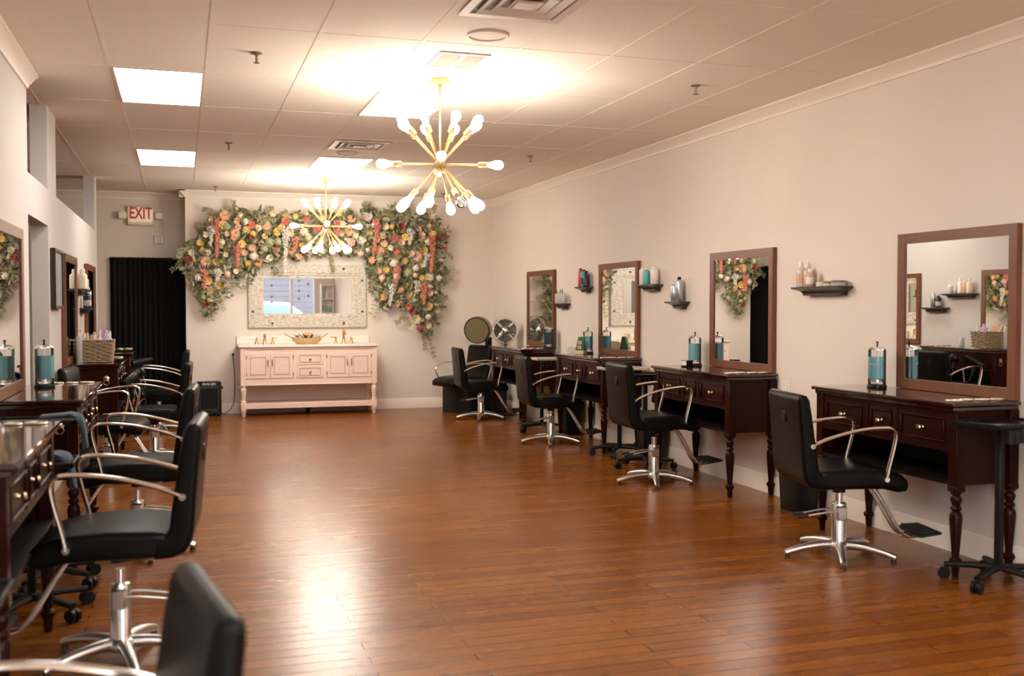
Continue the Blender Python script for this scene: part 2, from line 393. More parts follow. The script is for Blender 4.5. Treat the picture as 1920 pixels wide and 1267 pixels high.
t = thing('ceiling_speaker', 'round flush ceiling speaker in front of the far light panel', 'speaker', (1.60,10.45,H))
obj('rim', MB().torus((0,0,-0.004),0.105,0.008,n=36), M['vent'], t)
obj('grille', MB().lathe([(0.10,-0.004),(0.02,-0.007)],32), M['ceil'], t)

# chandeliers
def bulb_prof(s=1.0): return [(0.0001,0.116*s),(0.014*s,0.113*s),(0.026*s,0.102*s),(0.032*s,0.085*s),(0.031*s,0.068*s),(0.024*s,0.044*s),(0.016*s,0.020*s),(0.013*s,0.0)]
def chandelier(loc, rz, lab, unlit=None):
    t = thing('sputnik_chandelier', lab, 'chandelier', loc, rz)
    drop = 0.575
    obj('canopy', MB().lathe([(0.066,-0.003),(0.068,-0.008),(0.068,-0.034),(0.064,-0.038)],28), M['gold'], t)
    obj('rod', MB().cyl((0,0,-drop),(0,0,-0.036),0.0065,n=10).cyl((0,0,-0.075),(0,0,-0.036),0.011,n=10), M['gold'], t)
    obj('hub', MB().sph((0,0,-drop),0.042,n=20,m=12), M['gold'], t)
    dirs = [(2*PI*k/8 + PI/8, 0.80) for k in range(8)] + [(2*PI*k/8 + PI/8 + 0.12, -0.80) for k in range(8)] + [(2*PI*k/4 + 0.02, 0.0) for k in range(4)]
    for i, (a, e) in enumerate(dirs):
        d = Vector((math.cos(a)*math.cos(e), math.sin(a)*math.cos(e), math.sin(e)))
        c = Vector((0,0,-drop)); Mx = T(*(c + d*0.255)) @ d.to_track_quat('Z','Y').to_matrix().to_4x4()
        arm = obj('arm', MB().cyl(c+d*0.035, c+d*0.262, 0.0068, n=8), M['gold'], t)
        obj('socket', MB().lathe([(0.009,0.0),(0.020,0.010),(0.021,0.055),(0.018,0.062)],12,Mx), M['gold'], arm)
        b = MB().lathe(bulb_prof(), 14, Mx @ T(0,0,0.060))
        if unlit is not None and i == unlit: obj('bulb', b, M['glass'], arm, label='unlit clear bulb')
        else: obj('bulb', b, M['bulb'], arm)
    return t
chandelier((1.683,6.875,H-0.001), 0.0-0.24, 'large gold sputnik chandelier with glowing bulbs, nearer the viewer', unlit=14)
chandelier((1.671,12.596,H-0.001), -0.13, 'small looking gold sputnik chandelier hanging in front of the flower garland')
chandelier((1.69,1.15,H-0.001), 0.2, 'gold sputnik chandelier above the viewer, toward the shop window')
# ------------------------------------------------------------------ styling stations
TZ = 0.935
LEG = [(0.001,0.0),(0.016,0.0),(0.019,0.012),(0.022,0.062),(0.030,0.070),(0.034,0.080),(0.034,0.088),(0.026,0.098),(0.019,0.104),(0.020,0.120),(0.026,0.19),(0.032,0.27),(0.0345,0.31),(0.033,0.33),(0.026,0.345),(0.019,0.352),(0.026,0.358),(0.031,0.366),(0.026,0.375),(0.020,0.383),(0.025,0.395),(0.031,0.412),(0.030,0.424),(0.020,0.436),(0.021,0.440),(0.030,0.446),(0.030,0.455),(0.026,0.460)]
def table(yc, L, side, lab, D=0.455, out=0.0):
    right = side == 'R'
    loc = ((XR-D-out) if right else (XL+D), yc, 0)
    t = thing('styling_table', lab, 'styling table', loc, -PI/2 if right else PI/2, 'dark mahogany styling tables')
    h = L/2
    tm = MB().box(-h,0,TZ-0.022,h,D-0.002,TZ,0.006)
    tm.box(-h+0.018,0.018,TZ-0.048,h-0.018,D-0.004,TZ-0.022,0.005)
    obj('top', tm, M['top'], t)
    ix = h-0.045; iy = 0.035
    for sx in (-1,1):
        for y in (iy+0.0, D-0.065):
            lm = MB().box(sx*ix-0.033, y, 0.47, sx*ix+0.033, y+0.060, TZ-0.046, 0.003)
            lm.box(sx*ix-0.036, y-0.003, 0.455, sx*ix+0.036, y+0.063, 0.49, 0.006)
            lm.lathe(LEG, 18, T(sx*ix, y+0.03, 0))
            obj('leg', lm, M['maho'], t)
        obj('side_panel', MB().box(sx*ix-0.010, iy+0.055, 0.488, sx*ix+0.010, D-0.06, TZ-0.046), M['maho'], t)
    obj('back_panel', MB().box(-ix,D-0.030,0.488,ix,D-0.018,TZ-0.046), M['mahoi'], t)
    w = 2*ix-0.066; x0 = -w/2
    ap = MB().box(x0,iy+0.006,0.868,-x0,iy+0.030,TZ-0.046).box(x0,iy+0.006,0.668,-x0,iy+0.030,0.690)
    xs = [x0, x0+w*0.385, x0+w*0.615, -x0]
    for x in xs[1:3]: ap.box(x-0.016,iy+0.006,0.690,x+0.016,iy+0.030,0.868)
    ap.box(x0,iy+0.03,0.668,-x0,D-0.03,0.676)
    obj('drawer_rails', ap, M['maho'], t)
    for k in range(3):
        a = xs[k]+(0.016 if k else 0.004); b = xs[k+1]-(0.016 if k < 2 else 0.004)
        dm = MB().box(a+0.002,iy+0.010,0.692,b-0.002,iy+0.20,0.866)
        i = 0.030 if k != 1 else 0.022
        A, B, Z0, Z1 = a+i, b-i, 0.712, 0.846
        for q in ((A,Z0,B,Z0+0.012),(A,Z1-0.012,B,Z1),(A,Z0+0.012,A+0.012,Z1-0.012),(B-0.012,Z0+0.012,B,Z1-0.012)):
            dm.box(q[0],iy-0.001,q[1],q[2],iy+0.011,q[3],0.004)
        d = obj('drawer', dm, M['maho'], t)
        obj('knob', MB().lathe([(0.012,0.0),(0.008,0.004),(0.006,0.014),(0.013,0.020),(0.016,0.027),(0.012,0.034),(0.002,0.036)],14,T((a+b)/2,iy+0.011,0.779)@Rx(PI/2)), M['brass'], d)
    obj('shelf', MB().box(-ix+0.01,iy+0.004,0.490,ix-0.01,D-0.03,0.508), M['mahoi'], t)
    rm = None
    for k, (x, y, r) in enumerate(((h-0.10,D-0.36,0.046),(h-0.115,D-0.27,0.036),(h-0.10,D-0.175,0.042),(h-0.09,D-0.085,0.036))):
        rm = MB().lathe([(r-0.012,0.0),(r,0.0),(r+0.003,0.004),(r,0.009),(r-0.010,0.010),(r-0.012,0.005),(r-0.012,0.0)],20,T(x,y,TZ))
        obj('tool_ring', rm, M['pewter'], t, label='pale metal ring around a tool hole in the table top')
    hk = MB().lathe([(0.026,0),(0.026,0.004),(0.010,0.008)],18,T(-h+0.034,0.13,0.80)@Ry(-PI/2)).torus((-h+0.028,0.13,0.765),0.022,0.004,(1,0,0.2))
    obj('side_hook', hk, M['brass'], t, label='brass ring hook on the end panel')
    return t
table(5.135,1.30,'R','dark mahogany styling table on the right wall, nearest the viewer, under the widest mirror')
table(7.54,1.31,'R','dark mahogany styling table on the right wall, second from the viewer')
table(9.995,1.32,'R','dark mahogany styling table on the right wall, third from the viewer, holding the small calendar')
table(12.29,1.30,'R','dark mahogany styling table on the right wall, farthest, beside the floor fan',out=0.06)
table(4.362,1.34,'L','dark mahogany styling table on the left wall, nearest, cut by the picture edge')
table(6.85,1.42,'L','dark mahogany styling table on the left wall holding the blue jar')
table(10.52,1.29,'L','dark mahogany styling table on the left wall holding the wicker basket')
table(12.755,1.21,'L','dark mahogany styling table on the left wall nearest the black curtain')

def wall_mirror(loc, rz, w, h, lab, fw=0.062):
    t = thing('framed_mirror', lab, 'mirror', loc, rz, 'brown framed wall mirrors')
    a = w/2; b = a-fw; d = 0.036
    m = MB()
    O = [(-a,0),(a,0),(a,h),(-a,h)]; I = [(-b,fw),(b,fw),(b,h-fw),(-b,h-fw)]
    v = [(x,0,z) for x,z in O]+[(x,0.004,z) for x,z in I]+[(x,d,z) for x,z in O]+[(x,d,z) for x,z in I]
    f = []
    for k in range(4):
        q = (k+1)%4
        f += [(k,q,4+q,4+k),(4+k,4+q,12+q,12+k),(12+k,12+q,8+q,8+k),(8+k,8+q,q,k)]
    m.add(v, f)
    obj('frame', m, M['frame'], t, ang=15)
    obj('glass', MB().box(-b-0.003,0.013,fw-0.003,b+0.003,0.018,h-fw+0.003), M['mir'], t)
    return t
MX = XR-0.040
wall_mirror((MX-0.002,4.985,TZ+0.003),-PI/2+0.001,0.975,0.960,'large brown framed mirror on the right wall, nearest the viewer')
wall_mirror((MX,7.415,TZ+0.003),-PI/2,0.985,0.960,'brown framed mirror on the right wall reflecting flowers and the black curtain')
wall_mirror((MX,9.880,TZ+0.003),-PI/2,1.000,0.960,'brown framed mirror on the right wall reflecting the whitewashed frame')
wall_mirror((MX,12.315,TZ+0.003),-PI/2,1.020,0.955,'brown framed mirror on the right wall farthest from the viewer, beside the fan')
wall_mirror((XL+0.040,6.57,TZ+0.003),PI/2,0.98,0.985,'brown framed mirror on the left wall beside the blue jar')
wall_mirror((XL+0.040,10.03,TZ+0.003),PI/2,1.03,0.960,'brown framed mirror on the left wall behind the wicker basket')
wall_mirror((XL+0.040,12.21,TZ+0.003),PI/2,1.05,0.955,'brown framed mirror on the left wall nearest the black curtain')

def ledge(loc, rz, w, lab):
    d = 0.115
    m = MB(); v = []; f = []
    lv = [(w/2,0.0,0.0),(w/2,0.0,-0.012),(w/2-0.012,0.012,-0.016),(w/2-0.050,0.045,-0.030),(w/2-0.062,0.060,-0.046),(w/2-0.062,0.060,-0.060)]
    for hx, y, z in lv: v += [(-hx,y,z),(hx,y,z),(hx,d,z),(-hx,d,z)]
    for k in range(len(lv)-1):
        for i in range(4): f.append((k*4+i,k*4+(i+1)%4,(k+1)*4+(i+1)%4,(k+1)*4+i))
    f += [(3,2,1,0),tuple(range(len(v)-4,len(v)))]
    m.add(v, f)
    o = obj('wall_shelf', m, M['black2'], label=lab, cat='shelf', group='small dark wall shelves', loc=loc, rz=rz, ang=20)
    return o
M['black2'] = mat('espresso_wood', (0.020,0.012,0.008), 0.35, coat=0.2, var=0.2)
SX = XR-0.116
ledge((SX,6.265,1.585),-PI/2,0.575,'wide dark wall shelf between the two nearest right mirrors')
ledge((SX,9.069,1.655),-PI/2,0.39,'dark wall shelf right of the third right mirror, holding a teal bottle')
ledge((SX,8.477,1.490),-PI/2,0.29,'small dark wall shelf holding silver spray cans')
ledge((SX,10.759,1.663),-PI/2,0.29,'small dark wall shelf holding pink and black bottles')
ledge((SX,11.50,1.480),-PI/2,0.36,'dark wall shelf beside the farthest right mirror, holding clear pump bottles')
ledge((XL+0.116,10.90,1.610),PI/2,0.56,'upper dark wall shelf on the left wall between the two far mirrors')
ledge((XL+0.116,11.36,1.430),PI/2,0.45,'lower dark wall shelf on the left wall between the two far mirrors')

# ------------------------------------------------------------------ bottles and jars
PROF = {
 'pump': lambda r,h: ([(r*0.92,0),(r,0.006),(r,h*0.62),(r*0.85,h*0.68),(r*0.34,h*0.72),(r*0.34,h*0.76)], [(r*0.40,h*0.755),(r*0.40,h*0.82),(r*0.16,h*0.83),(r*0.16,h*0.93),(r*0.32,h*0.94),(r*0.32,h*0.97)]),
 'spray': lambda r,h: ([(r*0.9,0),(r,0.005),(r,h*0.80),(r*0.8,h*0.87),(r*0.5,h*0.90)], [(r*0.52,h*0.895),(r*0.52,h*0.96),(r*0.35,h)]),
 'tall': lambda r,h: ([(r*0.85,0),(r,0.006),(r,h*0.66),(r*0.8,h*0.74),(r*0.45,h*0.78)], [(r*0.48,h*0.775),(r*0.48,h*0.93),(r*0.36,h)]),
 'tube': lambda r,h: ([(r*0.95,h*0.24),(r,h*0.5),(r*0.9,h*0.9),(r*0.7,h)], [(r*0.8,0),(r*0.8,h*0.235)]),
 'tub': lambda r,h: ([(r*0.94,0),(r,0.004),(r,h*0.55)], [(r*1.02,h*0.55),(r*1.02,h*0.95),(r*0.97,h)]),
}
def col(name, c, rough=0.3, **k):
    if name not in M: M[name] = mat(name, c, rough, **k)
    return name
col('clear_bottle',(0.80,0.76,0.70),0.2,trans=0.35); col('white_bottle',(0.80,0.77,0.73)); col('peach_bottle',(0.78,0.50,0.36),0.25,trans=0.2); col('teal_bottle',(0.08,0.45,0.50)); col('pink_bottle',(0.72,0.10,0.16)); col('black_bottle',(0.02,0.018,0.016)); col('silver_can',(0.50,0.52,0.55),0.25,metal=0.8); col('grey_tub',(0.20,0.20,0.17)); col('olive_tub',(0.22,0.17,0.09)); col('yellow_bottle',(0.80,0.48,0.08)); col('lilac_bottle',(0.58,0.40,0.62)); col('rose_bottle',(0.80,0.45,0.42)); col('sky_bottle',(0.42,0.60,0.72)); col('mint_bottle',(0.40,0.60,0.46)); col('orange_bottle',(0.78,0.45,0.20)); col('mauve_bottle',(0.55,0.42,0.42))
def bottle(kind, x, y, z, r, h, body, cap, lab, cat='bottle', group=None, name=None, rz=0, label_m=None):
    t = thing(name or ('jar' if kind == 'tub' else 'tube' if kind == 'tube' else 'bottle'), lab, cat, (x,y,z), rz, group)
    b, c = PROF[kind](r,h)
    obj('body', MB().lathe(b,16), M[body], t)
    cm = MB().lathe(c,14)
    if kind == 'pump': cm.box(-0.006,-r*0.95,h*0.945,0.006,0,h*0.97,0.002)
    obj('cap', cm, M[cap], t)
    if label_m: obj('label_band', MB().lathe([(r*1.005,h*0.14),(r*1.012,h*0.15),(r*1.012,h*0.50),(r*1.005,h*0.51)],16), M[label_m], t)
    return t
SY = XR-0.062
g = 'bottles on the wide right shelf'
bottle('tall',SY,6.505,1.587,0.034,0.185,'clear_bottle','white','tall clear peach tinted bottle at the far end of the wide shelf',group=g,label_m='peach_bottle')
bottle('pump',SY+0.01,6.435,1.587,0.031,0.185,'peach_bottle','white','tall peach pump bottle, second on the wide shelf',group=g)
bottle('tall',SY-0.02,6.365,1.587,0.029,0.13,'peach_bottle','white','short peach bottle with white label, third on the wide shelf',group=g,label_m='white_bottle')
bottle('tub',SY+0.01,6.26,1.587,0.042,0.030,'white_bottle','cream','low cream jar in the middle of the wide shelf',cat='jar')
bottle('tub',SY,6.165,1.587,0.042,0.034,'cream','olive_tub','low jar with olive lid on the wide shelf',cat='jar')
bottle('tub',SY,6.055,1.587,0.052,0.038,'clear_bottle','grey_tub','larger low jar with grey lid at the near end of the wide shelf',cat='jar')
g = 'bottles on the shelf by the third mirror'
bottle('spray',SY,9.215,1.657,0.030,0.17,'white_bottle','white','white bottle at the far end of the teal bottle shelf',group=g)
bottle('pump',SY+0.015,9.15,1.657,0.028,0.19,'clear_bottle','white','pale pump bottle left of the teal bottle',group=g)
bottle('spray',SY-0.015,9.085,1.657,0.028,0.155,'teal_bottle','white','teal bottle with white cap on a dark wall shelf',group=g)
bottle('tall',SY+0.02,9.02,1.657,0.026,0.175,'white_bottle','white','slim white bottle right of the teal bottle',group=g)
bottle('spray',SY,8.945,1.657,0.038,0.165,'white_bottle','white','wide white bottle at the near end of the teal bottle shelf',group=g)
g = 'silver cans on the small shelf'
bottle('tube',SY,8.565,1.492,0.022,0.115,'mauve_bottle','mauve_bottle','short mauve tube beside the silver spray cans',cat='tube')
bottle('spray',SY-0.01,8.505,1.492,0.032,0.175,'silver_can','silver_can','shorter silver spray can on the small shelf',cat='spray can',group=g,name='spray_can')
bottle('spray',SY,8.43,1.492,0.034,0.22,'silver_can','black','taller silver spray can with dark nozzle on the small shelf',cat='spray can',group=g,name='spray_can')
g = 'dark cap bottles on the small shelf'
bottle('tall',SY+0.01,10.875,1.665,0.020,0.09,'clear_bottle','clear_bottle','tiny clear bottle beside the pink bottle')
bottle('spray',SY-0.01,10.82,1.665,0.032,0.205,'pink_bottle','black','pink bottle with black cap on a small wall shelf',group=g)
bottle('spray',SY,10.75,1.665,0.030,0.19,'teal_bottle','black','teal and dark bottle beside the pink bottle',group=g,label_m='black_bottle')
bottle('tall',SY,10.68,1.665,0.032,0.175,'black_bottle','black','black bottle on the small shelf beside the teal and pink ones',group=g)
g = 'clear bottles on the farthest right shelf'
for y, h, cp, l in ((11.625,0.165,'black','clear pump bottle with black top at the far end of the farthest shelf'),(11.565,0.150,'white','clear bottle with white cap on the farthest shelf'),(11.500,0.165,'black','clear bottle with black pump in the middle of the farthest shelf'),(11.435,0.170,'black','clear bottle with tall black pump, fourth on the farthest shelf'),(11.370,0.150,'white','clear bottle at the near end of the farthest shelf')):
    bottle('pump',SY,y,1.482,0.0215,h,'clear_bottle',cp,l,group=g)
SLX = XL+0.062
g = 'bottles on the upper left shelf'
bottle('tall',SLX,10.72,1.612,0.040,0.19,'cream','white','tall cream bottle at the near end of the upper left shelf',group=g)
bottle('spray',SLX,10.80,1.612,0.032,0.15,'orange_bottle','white','orange tinted bottle on the upper left shelf',group=g)
bottle('tall',SLX,10.88,1.612,0.036,0.20,'white_bottle','white','tall white bottle in the middle of the upper left shelf',group=g)
bottle('tall',SLX,10.97,1.612,0.026,0.11,'clear_bottle','white','small clear bottle on the upper left shelf',group=g)
bottle('spray',SLX,11.06,1.612,0.036,0.12,'white_bottle','white','short white bottle at the far end of the upper left shelf',group=g)
g = 'bottles on the lower left shelf'
bottle('spray',SLX,11.28,1.432,0.040,0.15,'black_bottle','black','dark bottle with red marked label on the lower left shelf',group=g,label_m='mauve_bottle')
bottle('spray',SLX,11.38,1.432,0.034,0.21,'silver_can','white','tall silver can on the lower left shelf',cat='spray can',name='spray_can')

def jar(x, y, z, rz, lab, dark=False, text=False, s=1.0):
    t = thing('disinfectant_jar', lab, 'jar', (x,y,z), rz, 'disinfectant jars')
    r = 0.050*s; h = 0.235*s
    obj('base', MB().lathe([(r*1.12,0),(r*1.14,0.006),(r*1.08,0.016),(r*0.98,0.018)],24), M['black'], t)
    obj('glass', MB().lathe([(r,0.016),(r,h*0.92),(r*0.97,h*0.95)],28), M['glass'], t)
    obj('liquid', MB().lathe([(r*0.97,0.050*s),(r*0.97,h*0.76)],28), M['liqd' if dark else 'liq'], t)
    obj('basket', MB().cyl((0,0,0.02),(0,0,h*1.04),0.003,n=6).lathe([(r*0.85,0.030*s),(r*0.85,0.046*s)],20), M['alu'], t)
    obj('lid', MB().lathe([(r*1.03,h*0.93),(r*1.03,h*0.955),(r*0.75,h*1.0),(r*0.3,h*1.03),(0.004,h*1.04)],24), M['chrome'], t)
    obj('knob', MB().cyl((0,0,h*1.03),(0,0,h*1.13),0.005,n=8).lathe([(0.005,h*1.10),(0.010,h*1.115),(0.008,h*1.14)],10), M['black'], t)
    if text:
        tm = text_mb('BARBICIDE', 0.017, 0.0002)
        tm.v = [((r+0.0012)*math.sin(px/r), -(r+0.0012)*math.cos(px/r), pz+h*0.58) for px, pz, _ in tm.v]
        obj('lettering', tm, M['ltxt'], t)
    return t
jar(4.185,5.52,TZ+0.002,-0.95,'blue liquid disinfectant jar on the nearest right table',text=True,s=1.08)
jar(4.20,7.985,TZ+0.002,-0.9,'blue liquid disinfectant jar behind the small black and white box',s=1.08)
jar(4.20,10.44,TZ+0.002,-0.8,'blue liquid disinfectant jar behind the small calendar',text=True,s=1.05)
jar(4.21,11.74,TZ+0.002,-0.8,'disinfectant jar with dark blue liquid at the farthest right table',dark=True,s=1.1)
jar(-0.83,7.13,TZ+0.002,0.2,'blue liquid disinfectant jar beside the left wall mirror',s=1.12)

# small things on the tables
t = thing('product_box', 'small black and white box lying in front of a blue jar', 'box', (4.08,7.90,TZ+0.001), 0.5)
obj('carton', MB().box(-0.045,-0.03,0,0.045,0.03,0.055,0.002), M['black'], t)
obj('label_patch', MB().box(-0.047,-0.026,0.012,-0.0445,0.026,0.05).box(-0.04,-0.026,0.0545,0.03,0.026,0.0565), M['white'], t)
cm = MB()
cp = [(-0.055,0),(0.055,0),(0.055,0.055),(0.030,0.075),(-0.030,0.075),(-0.055,0.055)]
cm.v = []; n6 = len(cp)
cm.add([(x,-0.012,z) for x,z in cp]+[(x,0.012,z) for x,z in cp], [tuple(range(n6)),tuple(range(2*n6-1,n6-1,-1))]+[(i,n6+i,n6+(i+1)%n6,(i+1)%n6) for i in range(n6)])
obj('card_holder', cm, M['white'], label='small white card holder beside the green desk calendar', cat='card holder', loc=(4.02,10.46,TZ+0.001), rz=-0.7)
t = thing('desk_calendar', 'small green wedge shaped calendar with cream blocks on the third table', 'calendar', (4.05,10.27,TZ+0.001), -0.75)
wm = MB().add([(-0.045,-0.05,0.04),(0.045,-0.05,0.04),(0.045,0.05,0.04),(-0.045,0.05,0.04),(-0.028,0.0,0.185),(0.028,0.0,0.185),(0.028,0.03,0.185),(-0.028,0.03,0.185)],[(3,2,1,0),(4,5,6,7),(0,1,5,4),(1,2,6,5),(2,3,7,6),(3,0,4,7)])
col('green_paint',(0.06,0.12,0.05),0.4)
obj('stand', wm, M['green_paint'], t)
col('cream_block',(0.80,0.70,0.42),0.5)
obj('block', MB().box(-0.05,-0.06,0,0.05,0.05,0.042,0.003), M['cream_block'], t)
for z, nn in ((0.075,'B'),(0.125,'4')):
    y = -0.05 + (z-0.04)/0.145*0.05
    obj('number_tile', MB().box(-0.02,y-0.010,z-0.018,0.02,y+0.002,z+0.018,0.002), M['cream_block'], t)
    obj('lettering', xf(text_mb(nn,0.030,0.0005), T(0,y-0.0112,z)@Rx(PI/2)), M['black'], t)
# ------------------------------------------------------------------ styling chairs (front = +y)
SEAT = [(-0.205,0.402),(0.16,0.398),(0.245,0.378),(0.292,0.384),(0.306,0.412),(0.298,0.448),(0.262,0.480),(0.17,0.504),(0.02,0.514),(-0.15,0.510),(-0.215,0.498)]
BACK = [(-0.16,0.398),(-0.228,0.401),(-0.274,0.420),(-0.302,0.460),(-0.311,0.52),(-0.322,0.68),(-0.337,0.84),(-0.342,0.895),(-0.338,0.920),(-0.318,0.931),(-0.290,0.924),(-0.274,0.897),(-0.259,0.81),(-0.240,0.68),(-0.226,0.59),(-0.216,0.51),(-0.195,0.488),(-0.16,0.482)]
def smooth_path(P, k=4):
    out = []
    for i in range(len(P)-1):
        p0 = Vector(P[max(i-1,0)]); p1 = Vector(P[i]); p2 = Vector(P[i+1]); p3 = Vector(P[min(i+2,len(P)-1)])
        for j in range(k):
            u = j/k
            out.append(0.5*((2*p1)+(p2-p0)*u+(2*p0-5*p1+4*p2-p3)*u*u+(3*p1-p0-3*p2+p3)*u**3))
    out.append(Vector(P[-1])); return out
ARM = [(-0.275,0.648),(-0.18,0.688),(-0.04,0.726),(0.08,0.743),(0.160,0.745),(0.197,0.732),(0.207,0.702),(0.198,0.64),(0.170,0.53),(0.154,0.458)]
def make_chair(lab):
    t = thing('styling_chair', lab, 'styling chair', group='black salon styling chairs')
    obj('seat', MB().pad(SEAT,0.250,0.030), M['leather'], t, ang=60)
    b = MB().pad(BACK,0.252,0.024)
    obj('backrest', b, M['leather'], t, ang=60)
    obj('logo_patch', MB().box(-0.03,-0.338,0.755,0.03,-0.326,0.82,0.003,M=None), M['black'], t, label='small stamped mark on the back')
    for s in (-1,1):
        p = smooth_path([(s*0.272,y,z) for y,z in ARM])
        a = MB().tube(p,0.0095,0.0180,10,side=(1,0,0))
        a.cyl((s*0.240,-0.272,0.649),(s*0.288,-0.272,0.649),0.014,n=12).cyl((s*0.240,0.154,0.460),(s*0.288,0.154,0.460),0.014,n=12)
        obj('arm', a, M['chrome'], t, ang=60)
    obj('seat_plate', MB().box(-0.10,-0.13,0.375,0.10,0.13,0.402,0.006).cyl((0,0,0.345),(0,0,0.378),0.036), M['black'], t)
    obj('piston', MB().cyl((0,0,0.20),(0,0,0.375),0.021,n=18), M['chrome'], t, ang=60)
    cl = MB().lathe([(0.048,0.082),(0.046,0.088),(0.042,0.10),(0.042,0.310),(0.039,0.316),(0.024,0.318)],24)
    obj('column', cl, M['chrome'], t, ang=50)
    lv = MB().box(-0.052,-0.030,0.215,0.052,0.030,0.300,0.008)
    for s in (-1,1): lv.tube(smooth_path([(s*0.045,0.0,0.268),(s*0.047,-0.08,0.268),(s*0.043,-0.20,0.250)],4),0.006,n=8)
    lever = obj('pump_lever', lv, M['alu'], t)
    for s in (-1,1): obj('lever_grip', MB().tube([(s*0.043,-0.20,0.250),(s*0.043,-0.262,0.243)],0.010,n=8), M['rubber'], lever)
    bs = MB().lathe([(0.060,0.045),(0.064,0.060),(0.056,0.084),(0.046,0.092)],24)
    feet = []
    for k in range(5):
        a = 2*PI*k/5 + PI/2 + PI/5
        d = Vector((math.cos(a), math.sin(a), 0))
        pts = [d*0.03+Vector((0,0,0.070)), d*0.10+Vector((0,0,0.072)), d*0.19+Vector((0,0,0.062)), d*0.27+Vector((0,0,0.045)), d*0.318+Vector((0,0,0.030))]
        bs.tube(smooth_path(pts,3), 0.024, 0.026, 10, side=(-d.y,d.x,0), taper=[1.15-0.42*i/12 for i in range(13)])
        feet.append(d*0.306)
    obj('star_base', bs, M['alu'], t, ang=50)
    for q in feet: obj('glide_foot', MB().cyl(q, q+Vector((0,0,0.022)), 0.016, 0.013, n=12), M['rubber'], t)
    fr = MB()
    for s in (-1,1):
        fr.tube(smooth_path([(s*0.035,0.05,0.388),(s*0.035,0.15,0.384),(s*0.035,0.20,0.358),(s*0.035,0.285,0.225),(s*0.036,0.350,0.120),(s*0.038,0.395,0.088),(s*0.045,0.47,0.092)],4),0.011,n=10)
    frm = obj('footrest_bar', fr, M['chrome'], t, ang=60)
    fp = MB().pad([(0.420,0.098),(0.535,0.112),(0.555,0.120),(0.550,0.128),(0.530,0.125),(0.420,0.110)],0.145,0.012,M=None)
    for k in range(9): fp.box(-0.12+k*0.028,0.435,0.1105,-0.108+k*0.028,0.525,0.129)
    obj('footplate', fp, M['rubber'], t)
    return t
UP = ('seat','backrest','logo_patch','arm','seat_plate','footrest_bar','footplate')
chair0 = make_chair('black styling chair facing the nearest right mirror, its back to the viewer')
chair0.location = (3.615,5.10,0); chair0.rotation_euler = (0,0,math.radians(-102))
def chair(x, y, deg, lab, dz=0.0):
    c = dup(chair0, (x,y,0), math.radians(deg), lab)
    if dz:
        for q in c.children:
            if q.name.split('.')[0] in UP: q.location.z += dz
    return c
for q in chair0.children:
    if q.name.split('.')[0] in UP: q.location.z += 0.03
chair(3.68,7.70,-92.5,'black styling chair facing the right mirror that reflects flowers and curtain',0.03)
chair(3.71,10.27,-93,'black styling chair at the third right table, its footrest pointing to the wall',-0.03)
chair(3.65,12.74,-93,'black styling chair by the farthest right table, in front of the hood dryer',-0.04)
chair(-0.265,2.11,99,'blurred black styling chair closest to the viewer at the bottom left corner',-0.075)
chair(-0.250,4.50,85,'black styling chair facing the nearest left table, seen from its side',0.03)
chair(-0.255,6.42,86,'black styling chair at the left table that holds the blue jar',0.02)
chair(-0.585,9.15,-97,'black styling chair turned toward the room with its back to the left wall',-0.01)
chair(-0.252,10.28,86,'black styling chair at the left table that holds the wicker basket',-0.04)
chair(-0.255,12.55,88,'black styling chair farthest on the left, in front of the black curtain',-0.02)

# ------------------------------------------------------------------ rolling tray carts
def cart(x, y, deg, lab, z=0.845, tray='black', w=0.43, d=0.30, off=(0,0), spin=0.0):
    t = thing('rolling_cart', lab, 'cart', (x,y,0), math.radians(deg), 'rolling tray carts')
    st = MB().lathe([(0.045,0.075),(0.045,0.105),(0.030,0.112)],16)
    for k in range(5):
        a = 2*PI*k/5 + PI/2 + spin; q = Vector((math.cos(a),math.sin(a),0))
        st.tube([q*0.02+Vector((0,0,0.090)), q*0.12+Vector((0,0,0.088)), q*0.262+Vector((0,0,0.076))],0.018,0.024,8,side=(-q.y,q.x,0),taper=[1.1,1.0,0.78])
    obj('star_base', st, M['blackm'], t)
    for k in range(5):
        a = 2*PI*k/5 + PI/2 + spin; q = Vector((math.cos(a),math.sin(a),0)); s = Vector((-q.y,q.x,0)); c = q*0.25
        cm = MB().cyl(c+Vector((0,0,0.045)),c+Vector((0,0,0.080)),0.009,n=8)
        for sg in (-1,1): cm.cyl(c+s*sg*0.008+q*0.012+Vector((0,0,0.031)),c+s*sg*0.024+q*0.012+Vector((0,0,0.031)),0.031,n=16)
        cm.pad([(-0.026,0.034),(0.028,0.034),(0.024,0.054),(0.0,0.066),(-0.022,0.054)],0.010,0.002,2,M=T(*(c+q*0.006))@Rz(a-PI/2))
        obj('caster', cm, M['black'], t)
    obj('pole', MB().box(-0.018,-0.018,0.10,0.018,0.018,z-0.03,0.004), M['blackm'], t)
    ox, oy = off
    tm = MB().box(ox-w/2,oy-d/2,z-0.018,ox+w/2,oy+d/2,z-0.008,0.003)
    for q in ((-w/2,-d/2,w/2,-d/2+0.014),(-w/2,d/2-0.014,w/2,d/2),(-w/2,-d/2,-w/2+0.014,d/2),(w/2-0.014,-d/2,w/2,d/2)):
        tm.box(ox+q[0],oy+q[1],z-0.022,ox+q[2],oy+q[3],z+0.004,0.003)
    obj('tray', tm, M[tray], t)
    hm = MB()
    for k in range(4): hm.lathe([(0.020,z-0.09),(0.024,z-0.02),(0.020,z-0.02),(0.017,z-0.088)],12,T(ox-w/2+0.06+k*0.045,oy-d/2-0.012,0))
    obj('tool_holders', hm, M['black'], t)
    return t
